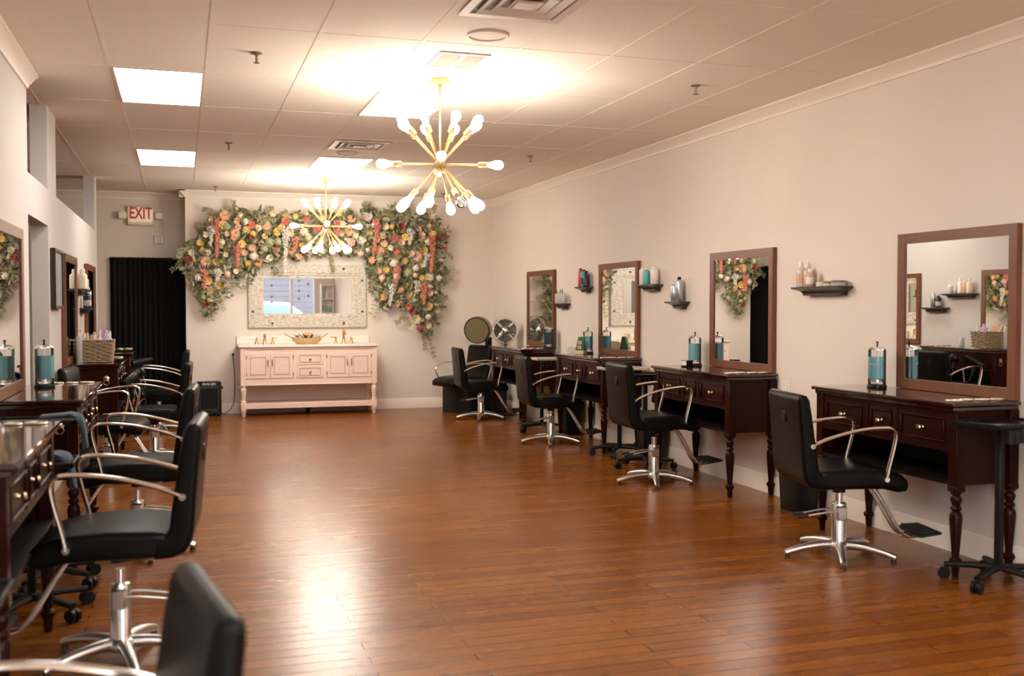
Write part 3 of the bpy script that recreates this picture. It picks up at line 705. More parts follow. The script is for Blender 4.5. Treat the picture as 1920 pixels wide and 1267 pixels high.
cart(4.045,4.33,8,'black rolling tray cart at the right edge of the view',z=0.845,off=(0.06,0.03),spin=0.62)
cart(4.04,9.22,0,'rolling cart with glare in its tray colour beside the third right table',z=0.855,tray='trayglare',off=(0.03,0.0))
cart(3.95,8.45,0,'black rolling cart behind the chair at the second right table',z=0.84,off=(0.02,0.05),w=0.36,spin=0.3)
cart(3.95,11.24,0,'rolling cart with glare in its tray colour beside the farthest right table',z=0.850,tray='trayglare',off=(0.10,0.0),w=0.40,spin=0.6)
cart(-0.675,5.82,0,'black rolling cart standing between the two nearest left tables, with the higher tray',z=0.865,w=0.40,d=0.26,spin=0.33,off=(-0.04,0))
cart(-0.68,5.27,0,'black rolling cart by the nearest left table, with the lower tray',z=0.725,w=0.40,d=0.28,spin=0.2)
cart(-0.685,3.37,0,'black rolling cart in front of the nearest left table, mostly out of view',z=0.60,w=0.36,d=0.30)
def towel(x, y, z, lab, w=0.14, drop=0.16):
    P = [(-0.16,0.004),(-0.06,0.006),(-0.015,0.012),(0.015,0.006),(0.032,-0.02),(0.042,-0.08),(0.050,-drop)]
    m = MB(); v = []; f = []; nx = 9
    for j, (px, pz) in enumerate(P):
        for i in range(nx):
            u = i/(nx-1)-0.5
            v.append((px + 0.012*math.sin(9*u+j)*min(1,j/3), u*w*(1+0.1*math.sin(j)), pz + 0.006*math.sin(13*u+j*1.3) + 0.004))
    for j in range(len(P)-1):
        for i in range(nx-1): f.append((j*nx+i,j*nx+i+1,(j+1)*nx+i+1,(j+1)*nx+i))
    n = len(v)
    v += [(a+0.006, b, c+0.010) for a,b,c in v]
    f += [tuple(n+i for i in reversed(q)) for q in f[:]]
    for a, b in [(i,i+1) for i in range(nx-1)] + [((len(P)-1)*nx+i+1,(len(P)-1)*nx+i) for i in range(nx-1)] + [((j+1)*nx,j*nx) for j in range(len(P)-1)] + [(j*nx+nx-1,(j+1)*nx+nx-1) for j in range(len(P)-1)]:
        f.append((a,b,n+b,n+a))
    m.add(v, f)
    obj('towel', m, M['towel'], label=lab, cat='towel', group='blue towels on the left carts', loc=(x,y,z), ang=80)
towel(-0.535,5.78,0.870,'blue towel hanging over the end of the higher left cart tray',w=0.12)
towel(-0.550,5.30,0.730,'blue towel hanging over the end of the lower left cart tray',w=0.15,drop=0.15)
towel(-0.600,3.37,0.606,'blurred blue towel at the left picture edge beside the nearest table',w=0.24,drop=0.24)

# ------------------------------------------------------------------ waste bins, dryers, fan
def bin_(x, y, lab, w=0.24, h=0.44, rz=0):
    t = thing('waste_bin', lab, 'waste bin', (x,y,0), rz, 'black waste bins')
    def rr(q, r=0.03, k=4):
        o = []
        for cx, cy, a0 in ((q-r,q*0.8-r,0),(-q+r,q*0.8-r,PI/2),(-q+r,-q*0.8+r,PI),(q-r,-q*0.8+r,1.5*PI)):
            for i in range(k+1):
                a = a0+PI/2*i/k; o.append((cx+r*math.cos(a), cy+r*math.sin(a)))
        return o
    v = []; f = []; prof = [(w*0.42,0.0),(w*0.5,h),(w*0.48,h),(w*0.40,0.02)]
    for q, z in prof: v += [(px,py,z) for px,py in rr(q)]
    n = len(rr(1))
    for j in range(3):
        for k in range(n): f.append((j*n+k,j*n+(k+1)%n,(j+1)*n+(k+1)%n,(j+1)*n+k))
    f += [tuple(range(n-1,-1,-1)), tuple(range(3*n,4*n))]
    obj('bucket', MB().add(v,f), M['black'], t)
    v = []; f = []
    for q, z in ((w*0.505,h-0.02),(w*0.52,h-0.018),(w*0.52,h+0.004),(w*0.48,h+0.004)): v += [(px,py,z) for px,py in rr(q)]
    for j in range(3):
        for k in range(n): f.append((j*n+k,j*n+(k+1)%n,(j+1)*n+(k+1)%n,(j+1)*n+k))
    obj('rim', MB().add(v,f), M['blackm'], t)
bin_(4.175,6.36,'black waste bin behind the nearest right chair, against the baseboard',0.27,0.46,PI/2)
bin_(4.18,8.80,'black waste bin against the wall behind the second right chair',0.27,0.46,PI/2)
bin_(4.19,10.96,'black waste bin against the wall beyond the third right table',0.25,0.44,PI/2)

def hair_dryer(x, y, z, rx, rz, lab):
    t = thing('hair_dryer', lab, 'hair dryer', (x,y,z), rz, 'black hair dryers'); t.rotation_euler = (rx,0,rz)
    obj('barrel', MB().lathe([(0.026,-0.11),(0.040,-0.10),(0.044,-0.04),(0.036,0.06),(0.030,0.075)],18,Rx(-PI/2)), M['black'], t)
    obj('nozzle', MB().lathe([(0.031,0.070),(0.030,0.10),(0.020,0.135)],16,Rx(-PI/2)), M['blackm'], t)
    obj('handle', MB().tube([(0,-0.03,-0.03),(0,-0.035,-0.09),(0,-0.045,-0.17)],0.019,0.015,10), M['black'], t)
    obj('cord', MB().tube(smooth_path([(0,-0.045,-0.17),(0.02,-0.05,-0.25),(-0.02,-0.03,-0.34),(0.03,-0.02,-0.30),(0.01,-0.06,-0.20)],5),0.004,n=6), M['rubber'], t)
    obj('rear_ring', MB().torus((0,-0.105,0),0.026,0.004,(0,1,0),n=18,m=6), M['alu'], t)
hair_dryer(-0.455,10.10,0.78,0.5,-0.6,'dark hair dryer hanging at the front corner of the basket table')
hair_dryer(-0.435,10.42,0.80,-0.3,0.9,'dark hair dryer with tangled cord at the basket table front')
hair_dryer(-0.44,12.35,0.82,0.2,-1.2,'dark hair dryer sticking out from the table nearest the curtain')
hair_dryer(4.02,8.33,0.72,-1.2,0.5,'black hair dryer hanging at the far end of the second right table')
t = thing('curling_iron','slim metal curling iron hanging from the basket table','curling iron',(-0.44,10.26,0.66),0.0)
obj('barrel', MB().cyl((0,0,-0.13),(0.02,0,0.02),0.011,n=12), M['alu'], t)
obj('handle', MB().cyl((0.02,0,0.02),(0.035,0,0.15),0.014,n=12), M['black'], t)

# hood dryer chair in the corner
t = thing('hood_dryer_chair','black chair with hood dryer above it in the far right corner','dryer chair',(3.66,13.66,0),math.radians(108))
obj('base', MB().prism([(-0.30,0.18),(-0.34,0.15),(-0.36,0.10),(-0.36,-0.42),(-0.34,-0.46),(0.28,-0.46),(0.30,-0.42),(0.30,0.10),(0.28,0.15),(0.24,0.18)],0.0,0.355), M['blackm'], t, ang=50)
obj('seat', MB().pad([(y+0.04,z-0.02) for y,z in SEAT],0.27,0.03), M['leather'], t, ang=60)
obj('backrest', MB().pad([(y+0.02,z-0.02) for y,z in BACK],0.27,0.03), M['leather'], t, ang=60)
for s in (-1,1):
    obj('arm', MB().tube(smooth_path([(s*0.30,-0.27,0.63),(s*0.30,-0.12,0.675),(s*0.30,0.10,0.672),(s*0.30,0.22,0.63),(s*0.30,0.26,0.57),(s*0.29,0.21,0.46)]),0.009,0.016,10), M['chrome'], t, ang=60)
obj('post', MB().box(-0.05,-0.45,0.30,0.05,-0.39,1.02,0.01), M['black'], t)
Mh = T(0,-0.27,1.13) @ Rz(math.radians(36)) @ Rx(math.radians(-97))
hood = obj('hood', MB().lathe([(0.178,0.115),(0.186,0.10),(0.188,0.05),(0.176,-0.03),(0.14,-0.10),(0.08,-0.145),(0.01,-0.155),(0.0001,-0.155)],32,Mh).lathe([(0.0001,-0.13),(0.07,-0.122),(0.13,-0.08),(0.166,-0.02),(0.175,0.05),(0.172,0.112)],32,Mh), M['shade'], t, ang=60)
obj('hood_rim', MB().torus((0,0,0.112),0.178,0.009,n=32,M=Mh), M['black'], hood)

t = thing('pedestal_fan','black floor fan standing in the corner behind the farthest right table','fan',(4.115,13.17,0),math.radians(-22))
obj('base', MB().lathe([(0.145,0.0),(0.15,0.012),(0.11,0.03),(0.03,0.04)],28), M['black'], t)
obj('stand_pole', MB().cyl((0,0,0.03),(0,0,0.99),0.016,0.013,n=12).cyl((0,0,0.80),(0,0,1.06),0.022,0.018,n=12), M['black'], t)
obj('motor', MB().lathe([(0.045,-0.13),(0.062,-0.10),(0.062,-0.03),(0.03,-0.01)],18,T(0,-0.02,1.125)@Rx(PI/2)), M['black'], t)
ca = MB()
for z0, rr_ in ((0.020,0.175),(0.055,0.172)): ca.torus((0,-0.02-z0,1.125),rr_,0.005,(0,1,0),n=36,m=6)
for k in range(30):
    a = 2*PI*k/30
    ca.tube([(0.035*math.cos(a),-0.115,1.125+0.035*math.sin(a)),(0.11*math.cos(a),-0.110,1.125+0.11*math.sin(a)),(0.172*math.cos(a),-0.075,1.125+0.172*math.sin(a))],0.0012,n=4)
    ca.tube([(0.05*math.cos(a),0.01,1.125+0.05*math.sin(a)),(0.12*math.cos(a),0.005,1.125+0.12*math.sin(a)),(0.172*math.cos(a),-0.045,1.125+0.172*math.sin(a))],0.0012,n=4)
obj('cage', ca, M['chrome'], t)
obj('hub_cap', MB().lathe([(0.042,0.0),(0.040,0.010),(0.025,0.016),(0.001,0.018)],20,T(0,-0.108,1.125)@Rx(PI/2)), M['chrome'], t)
bl = MB()
for k in range(4):
    a0 = 2*PI*k/4
    v = []
    for i in range(6):
        for j in range(5):
            r_ = 0.035+0.118*i/5; a = a0 + (j/4-0.5)*(1.05+0.4*i/5) ; v.append((r_*math.cos(a), -0.06+0.030*(j/4-0.5), 1.125+r_*math.sin(a)))
    f = [(i*5+j,i*5+j+1,(i+1)*5+j+1,(i+1)*5+j) for i in range(5) for j in range(4)]
    n = len(v); v += [(x,y+0.003,z) for x,y,z in v]; f += [tuple(n+q for q in reversed(ff)) for ff in f[:]]
    bl.add(v,f)
col('fan_blade',(0.05,0.045,0.03),0.3)
obj('blades', bl, M['fan_blade'], t)
FLOWERS = [('d','peach',0.55,2.645,0.11),('w','coral',0.427,2.602,0.508),('w','white',0.368,2.481,0.24),('b','yellow',0.238,2.285,0.05),('r','cream',0.129,2.15,0.06),('r','wine',0.089,2.05,0.075),('d','peach',0.313,2.04,0.12),('r','yellow',0.447,2.028,0.06),('w','coral',0.286,1.919,0.254),('h','white',0.208,1.825,0.07),('r','blush',0.1,1.791,0.06),('w','white',0.447,1.934,0.241),('d','yellow',0.373,1.653,0.07),('r','wine',0.308,1.472,0.065),('d','peach',0.69,2.421,0.1),('b','yellow',0.761,2.274,0.065),('w','coral',0.709,2.247,0.296),('r','coral',0.901,2.527,0.075),('r','cream',0.979,2.495,0.065),('b','yellow',0.841,2.465,0.06),('b','yellow',0.913,2.412,0.05),('r','wine',0.899,2.365,0.05),('r','blush',0.573,2.405,0.05),('d','peach',1.092,2.518,0.1),('b','yellow',1.224,2.446,0.07),('b','yellow',1.078,2.382,0.05),('r','blush',1.024,2.279,0.06),('h','green',1.13,2.308,0.09),('d','peach',0.905,2.23,0.08),('h','white',0.924,2.115,0.08),('d','orange',0.989,2.035,0.09),('w','white',1.325,2.516,0.627),('r','coral',1.216,2.188,0.06),('r','coral',1.345,2.585,0.075),('b','yellow',1.359,2.646,0.05),('r','coral',1.608,2.619,0.06),('w','coral',1.465,2.356,0.178),('r','wine',1.592,2.187,0.06),('r','cream',1.411,2.436,0.08),('r','cream',1.58,2.447,0.085),('h','green',1.25,2.311,0.08),('b','yellow',0.529,2.525,0.07),('r','peach',0.711,2.583,0.06),('r','peach',0.724,2.496,0.06),('h','white',0.829,2.572,0.07),('h','green',0.581,2.499,0.08),('d','orange',0.67,2.353,0.07),('r','blush',0.812,2.154,0.06),('h','green',1.063,2.212,0.07),('r','cream',1.875,2.442,0.09),('w','coral',2.017,2.609,0.479),('r','blush',2.241,2.322,0.085),('r','peach',2.189,2.463,0.08),('h','white',2.385,2.347,0.09),('r','peach',2.242,2.645,0.08),('w','white',2.455,2.726,0.196),('w','coral',2.569,2.638,0.515),('r','cream',2.699,2.558,0.075),('r','wine',2.93,2.556,0.085),('r','peach',2.667,2.421,0.065),('b','yellow',2.59,2.366,0.06),('d','coral',2.837,2.394,0.09),('b','yellow',2.977,2.404,0.065),('w','white',3.047,2.513,0.214),('r','blush',3.18,2.531,0.05),('r','blush',3.211,2.439,0.075),('b','yellow',3.385,2.466,0.06),('r','wine',3.528,2.446,0.055),('r','wine',3.472,2.406,0.05),('w','coral',3.345,2.427,0.509),('d','peach',3.163,2.147,0.12),('d','peach',2.628,2.2,0.12),('r','blush',2.922,2.327,0.07),('d','coral',2.875,2.188,0.08),('d','yellow',2.975,2.075,0.08),('h','white',2.82,2.043,0.085),('d','yellow',2.719,1.958,0.085),('r','peach',2.604,1.934,0.07),('w','coral',2.851,1.99,0.321),('h','white',3.131,1.978,0.07),('d','cream',3.32,1.849,0.1),('w','white',2.78,1.745,0.305),('d','yellow',3.052,1.608,0.075),('w','white',3.139,1.793,0.292),('w','coral',3.233,1.763,0.293),('r','blush',3.327,1.632,0.065),('b','yellow',3.217,1.586,0.055),('r','coral',3.036,1.447,0.065),('r','wine',3.075,1.37,0.065),('r','yellow',3.327,1.447,0.065),('r','cream',3.121,1.27,0.095),('r','cream',3.058,1.163,0.07),('h','wine',3.192,1.131,0.075),('r','blush',3.326,1.169,0.06),('h','white',3.303,1.3,0.06),('w','white',3.273,2.179,0.139),('b','yellow',3.258,2.225,0.06),('d','cream',3.178,1.717,0.07),('r','peach',2.69,2.307,0.07),('r','cream',2.782,2.263,0.06),('h','green',2.628,2.094,0.08),('r','coral',3.567,2.261,0.045),('h','green',3.03,1.915,0.09),('h','green',2.34,2.572,0.08),('r','cream',2.114,2.567,0.07),('r','coral',1.756,2.499,0.08),('h','green',2.172,2.193,0.1),('d','cream',1.829,2.202,0.08),('r','blush',3.407,1.648,0.045),('h','white',3.471,1.842,0.06),('h','green',3.438,1.47,0.06)]
OUTLINE = [(-0.03, 2.11), (0.06, 2.19), (0.2, 2.41), (0.33, 2.64), (0.69, 2.76), (1.25, 2.7), (1.82, 2.73), (2.37, 2.76), (2.48, 2.84), (2.67, 2.74), (2.9, 2.85), (3.05, 2.77), (3.32, 2.79), (3.41, 2.7), (3.59, 2.54), (3.61, 2.35), (3.52, 2.23), (3.59, 1.93), (3.61, 1.8), (3.48, 1.67), (3.56, 1.48), (3.42, 1.33), (3.43, 1.16), (3.31, 1.04), (3.17, 1.16), (3.07, 1.33), (2.94, 1.48), (2.84, 1.45), (2.69, 1.43), (2.6, 1.51), (2.57, 1.77), (2.55, 2.0), (2.48, 1.88), (2.45, 2.14), (2.11, 2.2), (1.82, 2.15), (1.53, 2.1), (1.39, 2.14), (1.17, 2.05), (0.93, 1.94), (0.75, 1.87), (0.58, 1.83), (0.49, 1.76), (0.63, 1.58), (0.49, 1.51), (0.4, 1.35), (0.32, 1.33), (0.2, 1.55), (0.08, 1.77), (0.03, 1.9)]
# ------------------------------------------------------------------ pink vanity and what stands on it
VX, VY = 1.622, 13.90
t = thing('pink_vanity', 'pale pink double vanity cabinet with white top and turned legs', 'vanity', (VX,VY,0))
hw, dp = 0.90, 0.52
ct = MB().box(-hw-0.02,-0.02,0.905,hw+0.02,dp+0.005,0.938,0.006).box(-hw-0.02,dp-0.015,0.938,hw-0.02,dp+0.005,1.045,0.004)
obj('countertop', ct, M['counter'], t, label='white stone top with backsplash')
bd = MB().box(-hw+0.03,0.03,0.42,hw-0.03,dp-0.01,0.895).box(-hw+0.005,0.0,0.878,hw-0.005,dp,0.905,0.006)
bd.box(-hw+0.068,0.0125,0.49,hw-0.068,0.020,0.84).box(-hw+0.07,0.012,0.838,hw-0.07,0.04,0.878).box(-hw+0.07,0.012,0.405,hw-0.07,0.04,0.490).box(-hw+0.07,0.004,0.405,hw-0.07,0.04,0.422,0.004)
for x in (-0.195,0.195): bd.box(x-0.02,0.012,0.49,x+0.02,0.04,0.838)
obj('body', bd, M['pink'], t)
vl = [(0.001,0.0),(0.022,0.0),(0.024,0.010),(0.030,0.050),(0.036,0.062),(0.036,0.075),(0.027,0.082)]
vl2 = [(0.030,0.185),(0.036,0.192),(0.036,0.202),(0.025,0.210),(0.024,0.23),(0.034,0.30),(0.041,0.345),(0.040,0.365),(0.030,0.380),(0.030,0.386),(0.038,0.392),(0.038,0.402),(0.030,0.408)]
for sx in (-1,1):
    for y in (0.040, dp-0.05):
        x = sx*(hw-0.04)
        lm = MB().box(x-0.038,y-0.038,0.404,x+0.038,y+0.038,0.90,0.004).lathe(vl,20,T(x,y,0)).box(x-0.036,y-0.036,0.080,x+0.036,y+0.036,0.188,0.005).lathe(vl2,20,T(x,y,0))
        obj('leg', lm, M['pink'], t)
obj('lower_shelf', MB().box(-hw+0.04,0.020,0.098,hw-0.04,dp-0.03,0.168,0.005), M['pink'], t)
obj('centre_foot', MB().lathe([(0.02,0.0),(0.026,0.04),(0.03,0.10)],12,T(0,dp*0.5,0)), M['blackm'], t)
M['brown_line'] = mat('rosy_brown_line',(0.50,0.31,0.235),0.5)  # narrow brown line framing each door and drawer panel
def front(x0, x1, z0, z1, nm):
    m = MB().box(x0,0.002,z0,x1,0.02,z1,0.003)
    i = 0.050 if nm == 'door' else 0.030
    d = obj(nm, m, M['pink'], t)
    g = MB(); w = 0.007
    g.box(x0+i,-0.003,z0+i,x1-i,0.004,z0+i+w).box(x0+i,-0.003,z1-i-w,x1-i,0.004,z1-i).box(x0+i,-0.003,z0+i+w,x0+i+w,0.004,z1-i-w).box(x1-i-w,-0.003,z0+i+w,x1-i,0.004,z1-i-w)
    obj('moulding', g, M['brown_line'], d)
    return d
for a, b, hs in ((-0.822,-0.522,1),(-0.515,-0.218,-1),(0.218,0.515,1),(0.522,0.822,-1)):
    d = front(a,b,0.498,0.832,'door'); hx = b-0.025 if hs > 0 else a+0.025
    obj('handle', MB().tube([(hx,0.004,0.665),(hx,-0.022,0.668),(hx,-0.024,0.70),(hx,-0.022,0.742),(hx,0.004,0.745)],0.005,n=8), M['gold'], d)
    ex = a+0.002 if hs > 0 else b-0.002
    obj('hinge', MB().cyl((ex,0.002,0.53),(ex,0.002,0.575),0.006,n=8).cyl((ex,0.002,0.755),(ex,0.002,0.80),0.006,n=8), M['brass'], d)
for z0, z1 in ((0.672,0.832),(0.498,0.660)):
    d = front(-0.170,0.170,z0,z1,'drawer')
    obj('knob', MB().lathe([(0.006,0),(0.006,0.014),(0.014,0.020),(0.015,0.028),(0.008,0.033)],14,T(0,0.003,(z0+z1)/2)@Rx(PI/2)), M['brass'], d)
def faucet(x, lab, tall=False):
    f = thing('faucet', lab, 'faucet', (x,VY+0.36,0.938), 0, 'gold faucets')
    h = 0.17 if tall else 0.125
    obj('spout', MB().lathe([(0.032,0),(0.030,0.008),(0.018,0.03),(0.015,0.08)],16).tube(smooth_path([(0,0,0.06),(0,0.0,h*0.9),(0,-0.03,h),(0,-0.09,h-0.02),(0,-0.115,h-0.045)]),0.016,n=10), M['goldf'], f)
    if tall: obj('lift_knob', MB().cyl((0,0.02,0.08),(0,0.02,h+0.03),0.003,n=6).sph((0,0.02,h+0.035),0.010,n=10,m=6), M['goldf'], f)
    for s in (-1,1):
        m = MB().lathe([(0.028,0),(0.026,0.008),(0.014,0.045),(0.012,0.075),(0.016,0.085),(0.010,0.092)],16,T(s*0.105,0,0))
        m.cyl((s*0.105,0,0.084),(s*0.180,-0.005,0.088),0.009,0.010,n=8)
        obj('handle', m, M['goldf'], f)
faucet(VX-0.56,'left gold faucet set on the pink vanity')
faucet(VX+0.50,'right gold faucet set on the pink vanity, with taller spout',True)
t = thing('dough_bowl','long tan wooden bowl with curled handles in the middle of the vanity','bowl',(VX-0.02,VY+0.20,0.939))
v = []; f = []; nu = 28
for sc, z in ((0.55,0.0),(0.62,0.002),(0.85,0.045),(1.0,0.082),(0.96,0.084),(0.78,0.045),(0.5,0.016)):
    for k in range(nu):
        a = 2*PI*k/nu; v.append((0.215*sc*math.cos(a)*(1.0), 0.105*sc*math.sin(a), z + (0.022*abs(math.cos(a))**4 if sc > 0.9 else 0)))
for j in range(6):
    for k in range(nu): f.append((j*nu+k,j*nu+(k+1)%nu,(j+1)*nu+(k+1)%nu,(j+1)*nu+k))
f += [tuple(range(nu-1,-1,-1)), tuple(range(6*nu,7*nu))]
obj('body', MB().add(v,f), M['bowlw'], t, ang=60)
for s in (-1,1): obj('handle', MB().tube(smooth_path([(s*0.195,-0.04,0.085),(s*0.25,-0.03,0.115),(s*0.285,0,0.135),(s*0.25,0.03,0.118),(s*0.195,0.04,0.085)]),0.008,n=8), M['bowlw'], t)
def leaf(mb, p, d, n, L, W, bend=0.15):
    """a folded pointed leaf at p along d with normal n"""
    d = Vector(d).normalized(); n = Vector(n); n = (n - d*n.dot(d))
    if n.length < 1e-3: n = d.orthogonal()
    n.normalize(); s = d.cross(n); p = Vector(p)
    a = p + d*L*0.35 + n*bend*L*0.5; b = p + d*L*0.72 + n*bend*L*0.4
    mb.add([p, a+s*W*0.5-n*W*0.12, a-s*W*0.5-n*W*0.12, a+n*W*0.06, b+s*W*0.38-n*W*0.1, b-s*W*0.38-n*W*0.1, b+n*W*0.06, p+d*L],
           [(0,3,1),(0,2,3),(1,3,6,4),(3,2,5,6),(4,6,7),(6,5,7)])
gm = MB()
for k in range(60):
    a = R.uniform(0,2*PI); r_ = R.uniform(0,0.13)
    leaf(gm,(r_*math.cos(a)*1.1,r_*math.sin(a)*0.5,0.06+R.uniform(0,0.03)),(math.cos(a),math.sin(a)*0.6,R.uniform(0.0,0.9)),(0,0,1),R.uniform(0.05,0.10),0.022,-0.1)
obj('greenery_sprig', gm, M['leafd'], label='dark green sprig lying in the wooden bowl', cat='plant', kind='thing', loc=(VX-0.02,VY+0.20,0.945), ang=80)

# flower builders (facing -y)
def petal(mb, Mx, L, W, cup, curl):
    v = []; 
    for j in range(4):
        q = j/3; w = W*math.sin(PI*(0.12+0.76*q))**0.7 * (0.75 if j == 0 else 1)
        for i in (-1,0,1):
            v.append((i*w*0.5, 0 - cup*(1-abs(i))*0.0 , 0) )
            v[-1] = (i*w*0.5, L*q, curl*L*q*q + cup*W*abs(i)*0.35)
    f = [(j*3+i,j*3+i+1,(j+1)*3+i+1,(j+1)*3+i) for j in range(3) for i in range(2)]
    mb.add(v, f, Mx)
FACE = Rx(PI/2)
def rose_mb(rg):
    m = MB()
    for n, L, el, r0 in ((4,0.32,78,0.03),(5,0.46,60,0.06),(6,0.55,40,0.10),(7,0.62,20,0.16),(7,0.60,2,0.22)):
        o = rg.uniform(0,2*PI)
        for k in range(n):
            Mx = FACE @ Rz(o+2*PI*k/n+rg.uniform(-.15,.15)) @ T(0,r0,0.10 if el < 30 else 0.0) @ Rx(math.radians(el)) 
            petal(m, Mx, L, 0.52, 0.5, 0.45 if el < 50 else -0.35)
    m.sph((0,-0.12,0),0.16,0.2,0.16,n=8,m=5)
    return m
def dahlia_mb(rg):
    m = MB()
    for n, L, el in ((16,1.0,8),(14,0.85,28),(11,0.62,48),(8,0.4,66)):
        o = rg.uniform(0,2*PI)
        for k in range(n):
            Mx = FACE @ Rz(o+2*PI*k/n) @ Rx(math.radians(el+rg.uniform(-5,5)))
            w = 0.20
            m.add([(0,0.05,0),(w*0.45,L*0.5,0.06),(0,L*0.5,0.0),(-w*0.45,L*0.5,0.06),(0,L,0.08)],[(0,2,1),(0,3,2),(1,2,4),(2,3,4)], Mx)
    m.sph((0,-0.10,0),0.20,0.16,0.20,n=10,m=6)
    return m
def button_mb(rg):
    m = MB(); m.sph((0,-0.22,0),0.32,0.25,0.32,n=10,m=6)
    for rn, el, L in ((7,10,0.95),(6,42,0.75)):
        o = rg.uniform(0,6)
        for k in range(rn): petal(m, FACE @ Rz(o+2*PI*k/rn) @ Rx(math.radians(el)), L, 0.72, 0.45, 0.35)
    return m
def hydra_mb(rg):
    m = MB()
    for k in range(46):
        z = rg.uniform(0.0,1); a = rg.uniform(0,2*PI); r_ = math.sqrt(1-z*z)
        d = Vector((r_*math.cos(a), -z, r_*math.sin(a)))
        Mx = T(*(d*rg.uniform(0.72,0.95))) @ d.to_track_quat('Z','Y').to_matrix().to_4x4() @ Rz(rg.uniform(0,PI))
        w = 0.21
        for q in range(4):
            m.add([(0,0,0),(w*0.5,w*0.5,0.06),(0,w,0.05),(-w*0.5,w*0.5,0.06)],[(0,1,2,3)], Mx @ Rz(q*PI/2))
    m.sph((0,-0.2,0),0.7,0.5,0.7,n=10,m=6)
    return m
def wisteria_mb(rg, L):
    m = MB(); n = int(L/0.0105)
    for k in range(n):
        q = k/n
        for j in range(5):
            w = 0.052*(1-q)**0.55*(0.85+0.25*math.sin(9*q)) + 0.006
            a = rg.uniform(0,2*PI); rr_ = w*math.sqrt(rg.random())
            s = 0.0092*(1.1-0.35*q)
            m.sph((rr_*math.cos(a)+0.012*math.sin(5*q), -abs(rr_*math.sin(a))-0.01, -q*L+rg.uniform(-.006,.006)), s, s*0.9, s*1.25, n=5, m=3)
    m.tube([(0,0,0.03),(0.008,-0.005,-L*0.4),(0.0,-0.004,-L*0.98)],0.0025,n=5)
    return m
rg = random.Random(4)
PROTO = {}
def proto(kind, colr):
    k = (kind,colr)
    if k not in PROTO: PROTO[k] = [None,None]
    return PROTO[k]
t = thing('rose_flower','peach silk rose lying in the wooden bowl','flower',(VX-0.02,VY+0.19,1.045))
obj('petals', xf(rose_mb(rg), Rx(-0.9)@Matrix.Scale(0.075,4)), M['f_peach'], t, ang=80)

# the flower garland over the white mirror
G = thing('floral_garland','long garland of silk flowers and greenery arching over the white mirror','garland',(1.8,YB,2.2))
GX, GY, GZ = 1.8, YB, 2.2
NAMES = {'d':'dahlia','r':'rose','b':'buttercup','h':'hydrangea_cluster','w':'wisteria_strand'}
MESH = {}
rf = random.Random(21)
def inside(x, z):
    c = False; n = len(OUTLINE)
    for i in range(n):
        x1, z1 = OUTLINE[i]; x2, z2 = OUTLINE[i-1]
        if (z1 > z) != (z2 > z) and x < (x2-x1)*(z-z1)/(z2-z1)+x1: c = not c
    return c
have = [(f[2],f[3]) for f in FLOWERS if f[0] != 'w']
while len(have) < 150:
    x = rf.uniform(0.1,3.5); z = rf.uniform(1.3,2.72)
    if not inside(x,z) or min((x-a)**2+(z-b)**2 for a,b in have) < 0.085**2: continue
    have.append((x,z)); k = rf.choice('rbhhdd'); c = rf.choice({'r':['cream','cream','blush','peach','peach','coral'],'b':['yellow','yellow','cream'],'h':['white','green','white','blush'],'d':['peach','cream','orange','yellow']}[k])
    FLOWERS.append((k,c,x,z,rf.uniform(0.045,0.075)))
for i, (k, c, x, z, s) in enumerate(FLOWERS):
    dy = -0.165 - rg.uniform(0,0.045)
    if k == 'w':
        o = obj(NAMES[k], wisteria_mb(rg, s), M['w_'+c], G, ang=80); o.location = (x-GX, dy-0.025, z-GZ); o.rotation_euler = (0, rg.uniform(-.08,.08), 0)
    else:
        key = (k, c, i % 2)
        if key not in MESH:
            o = obj(NAMES[k], {'d':dahlia_mb,'r':rose_mb,'b':button_mb,'h':hydra_mb}[k](rg), M['f_'+c], G, ang=80); MESH[key] = o
        else:
            o = MESH[key].copy(); COL.objects.link(o); o.parent = G
        o.location = (x-GX, dy, z-GZ); q = s*{'d':0.80,'r':0.92,'b':0.95,'h':0.85}[k]
        o.scale = (q,q,q); o.rotation_euler = (rg.uniform(-.45,.25), rg.uniform(0,2*PI), rg.uniform(-.4,.4))
    o['label'] = c + ' ' + NAMES[k].replace('_',' ')
LV = {'leafo':MB(),'leafd':MB(),'leafs':MB()}
cnt = 0
while cnt < 4300:
    x = rg.uniform(-0.05,3.65); z = rg.uniform(1.0,2.88)
    if not inside(x,z): continue
    cnt += 1
    a = rg.uniform(0,2*PI); k = rg.random()
    which = 'leafd' if k < 0.36 else 'leafo' if k < 0.74 else 'leafs'
    L = rg.uniform(0.05,0.11); W = L*rg.choice((0.25,0.35,0.5))
    y = -rg.uniform(0.06 if 0.8 < x < 2.5 and z < 2.08 else 0.02,0.155 if rg.random() < 0.72 else 0.235) if x > 0.08 else -rg.uniform(0.09,0.145)
    d = (math.cos(a), -rg.uniform(-0.1,0.7), math.sin(a)*0.9-0.15)
    leaf(LV[which], (x-GX, y, z-GZ), d, (rg.uniform(-.4,.4),-1,rg.uniform(-.2,.6)), L, W)
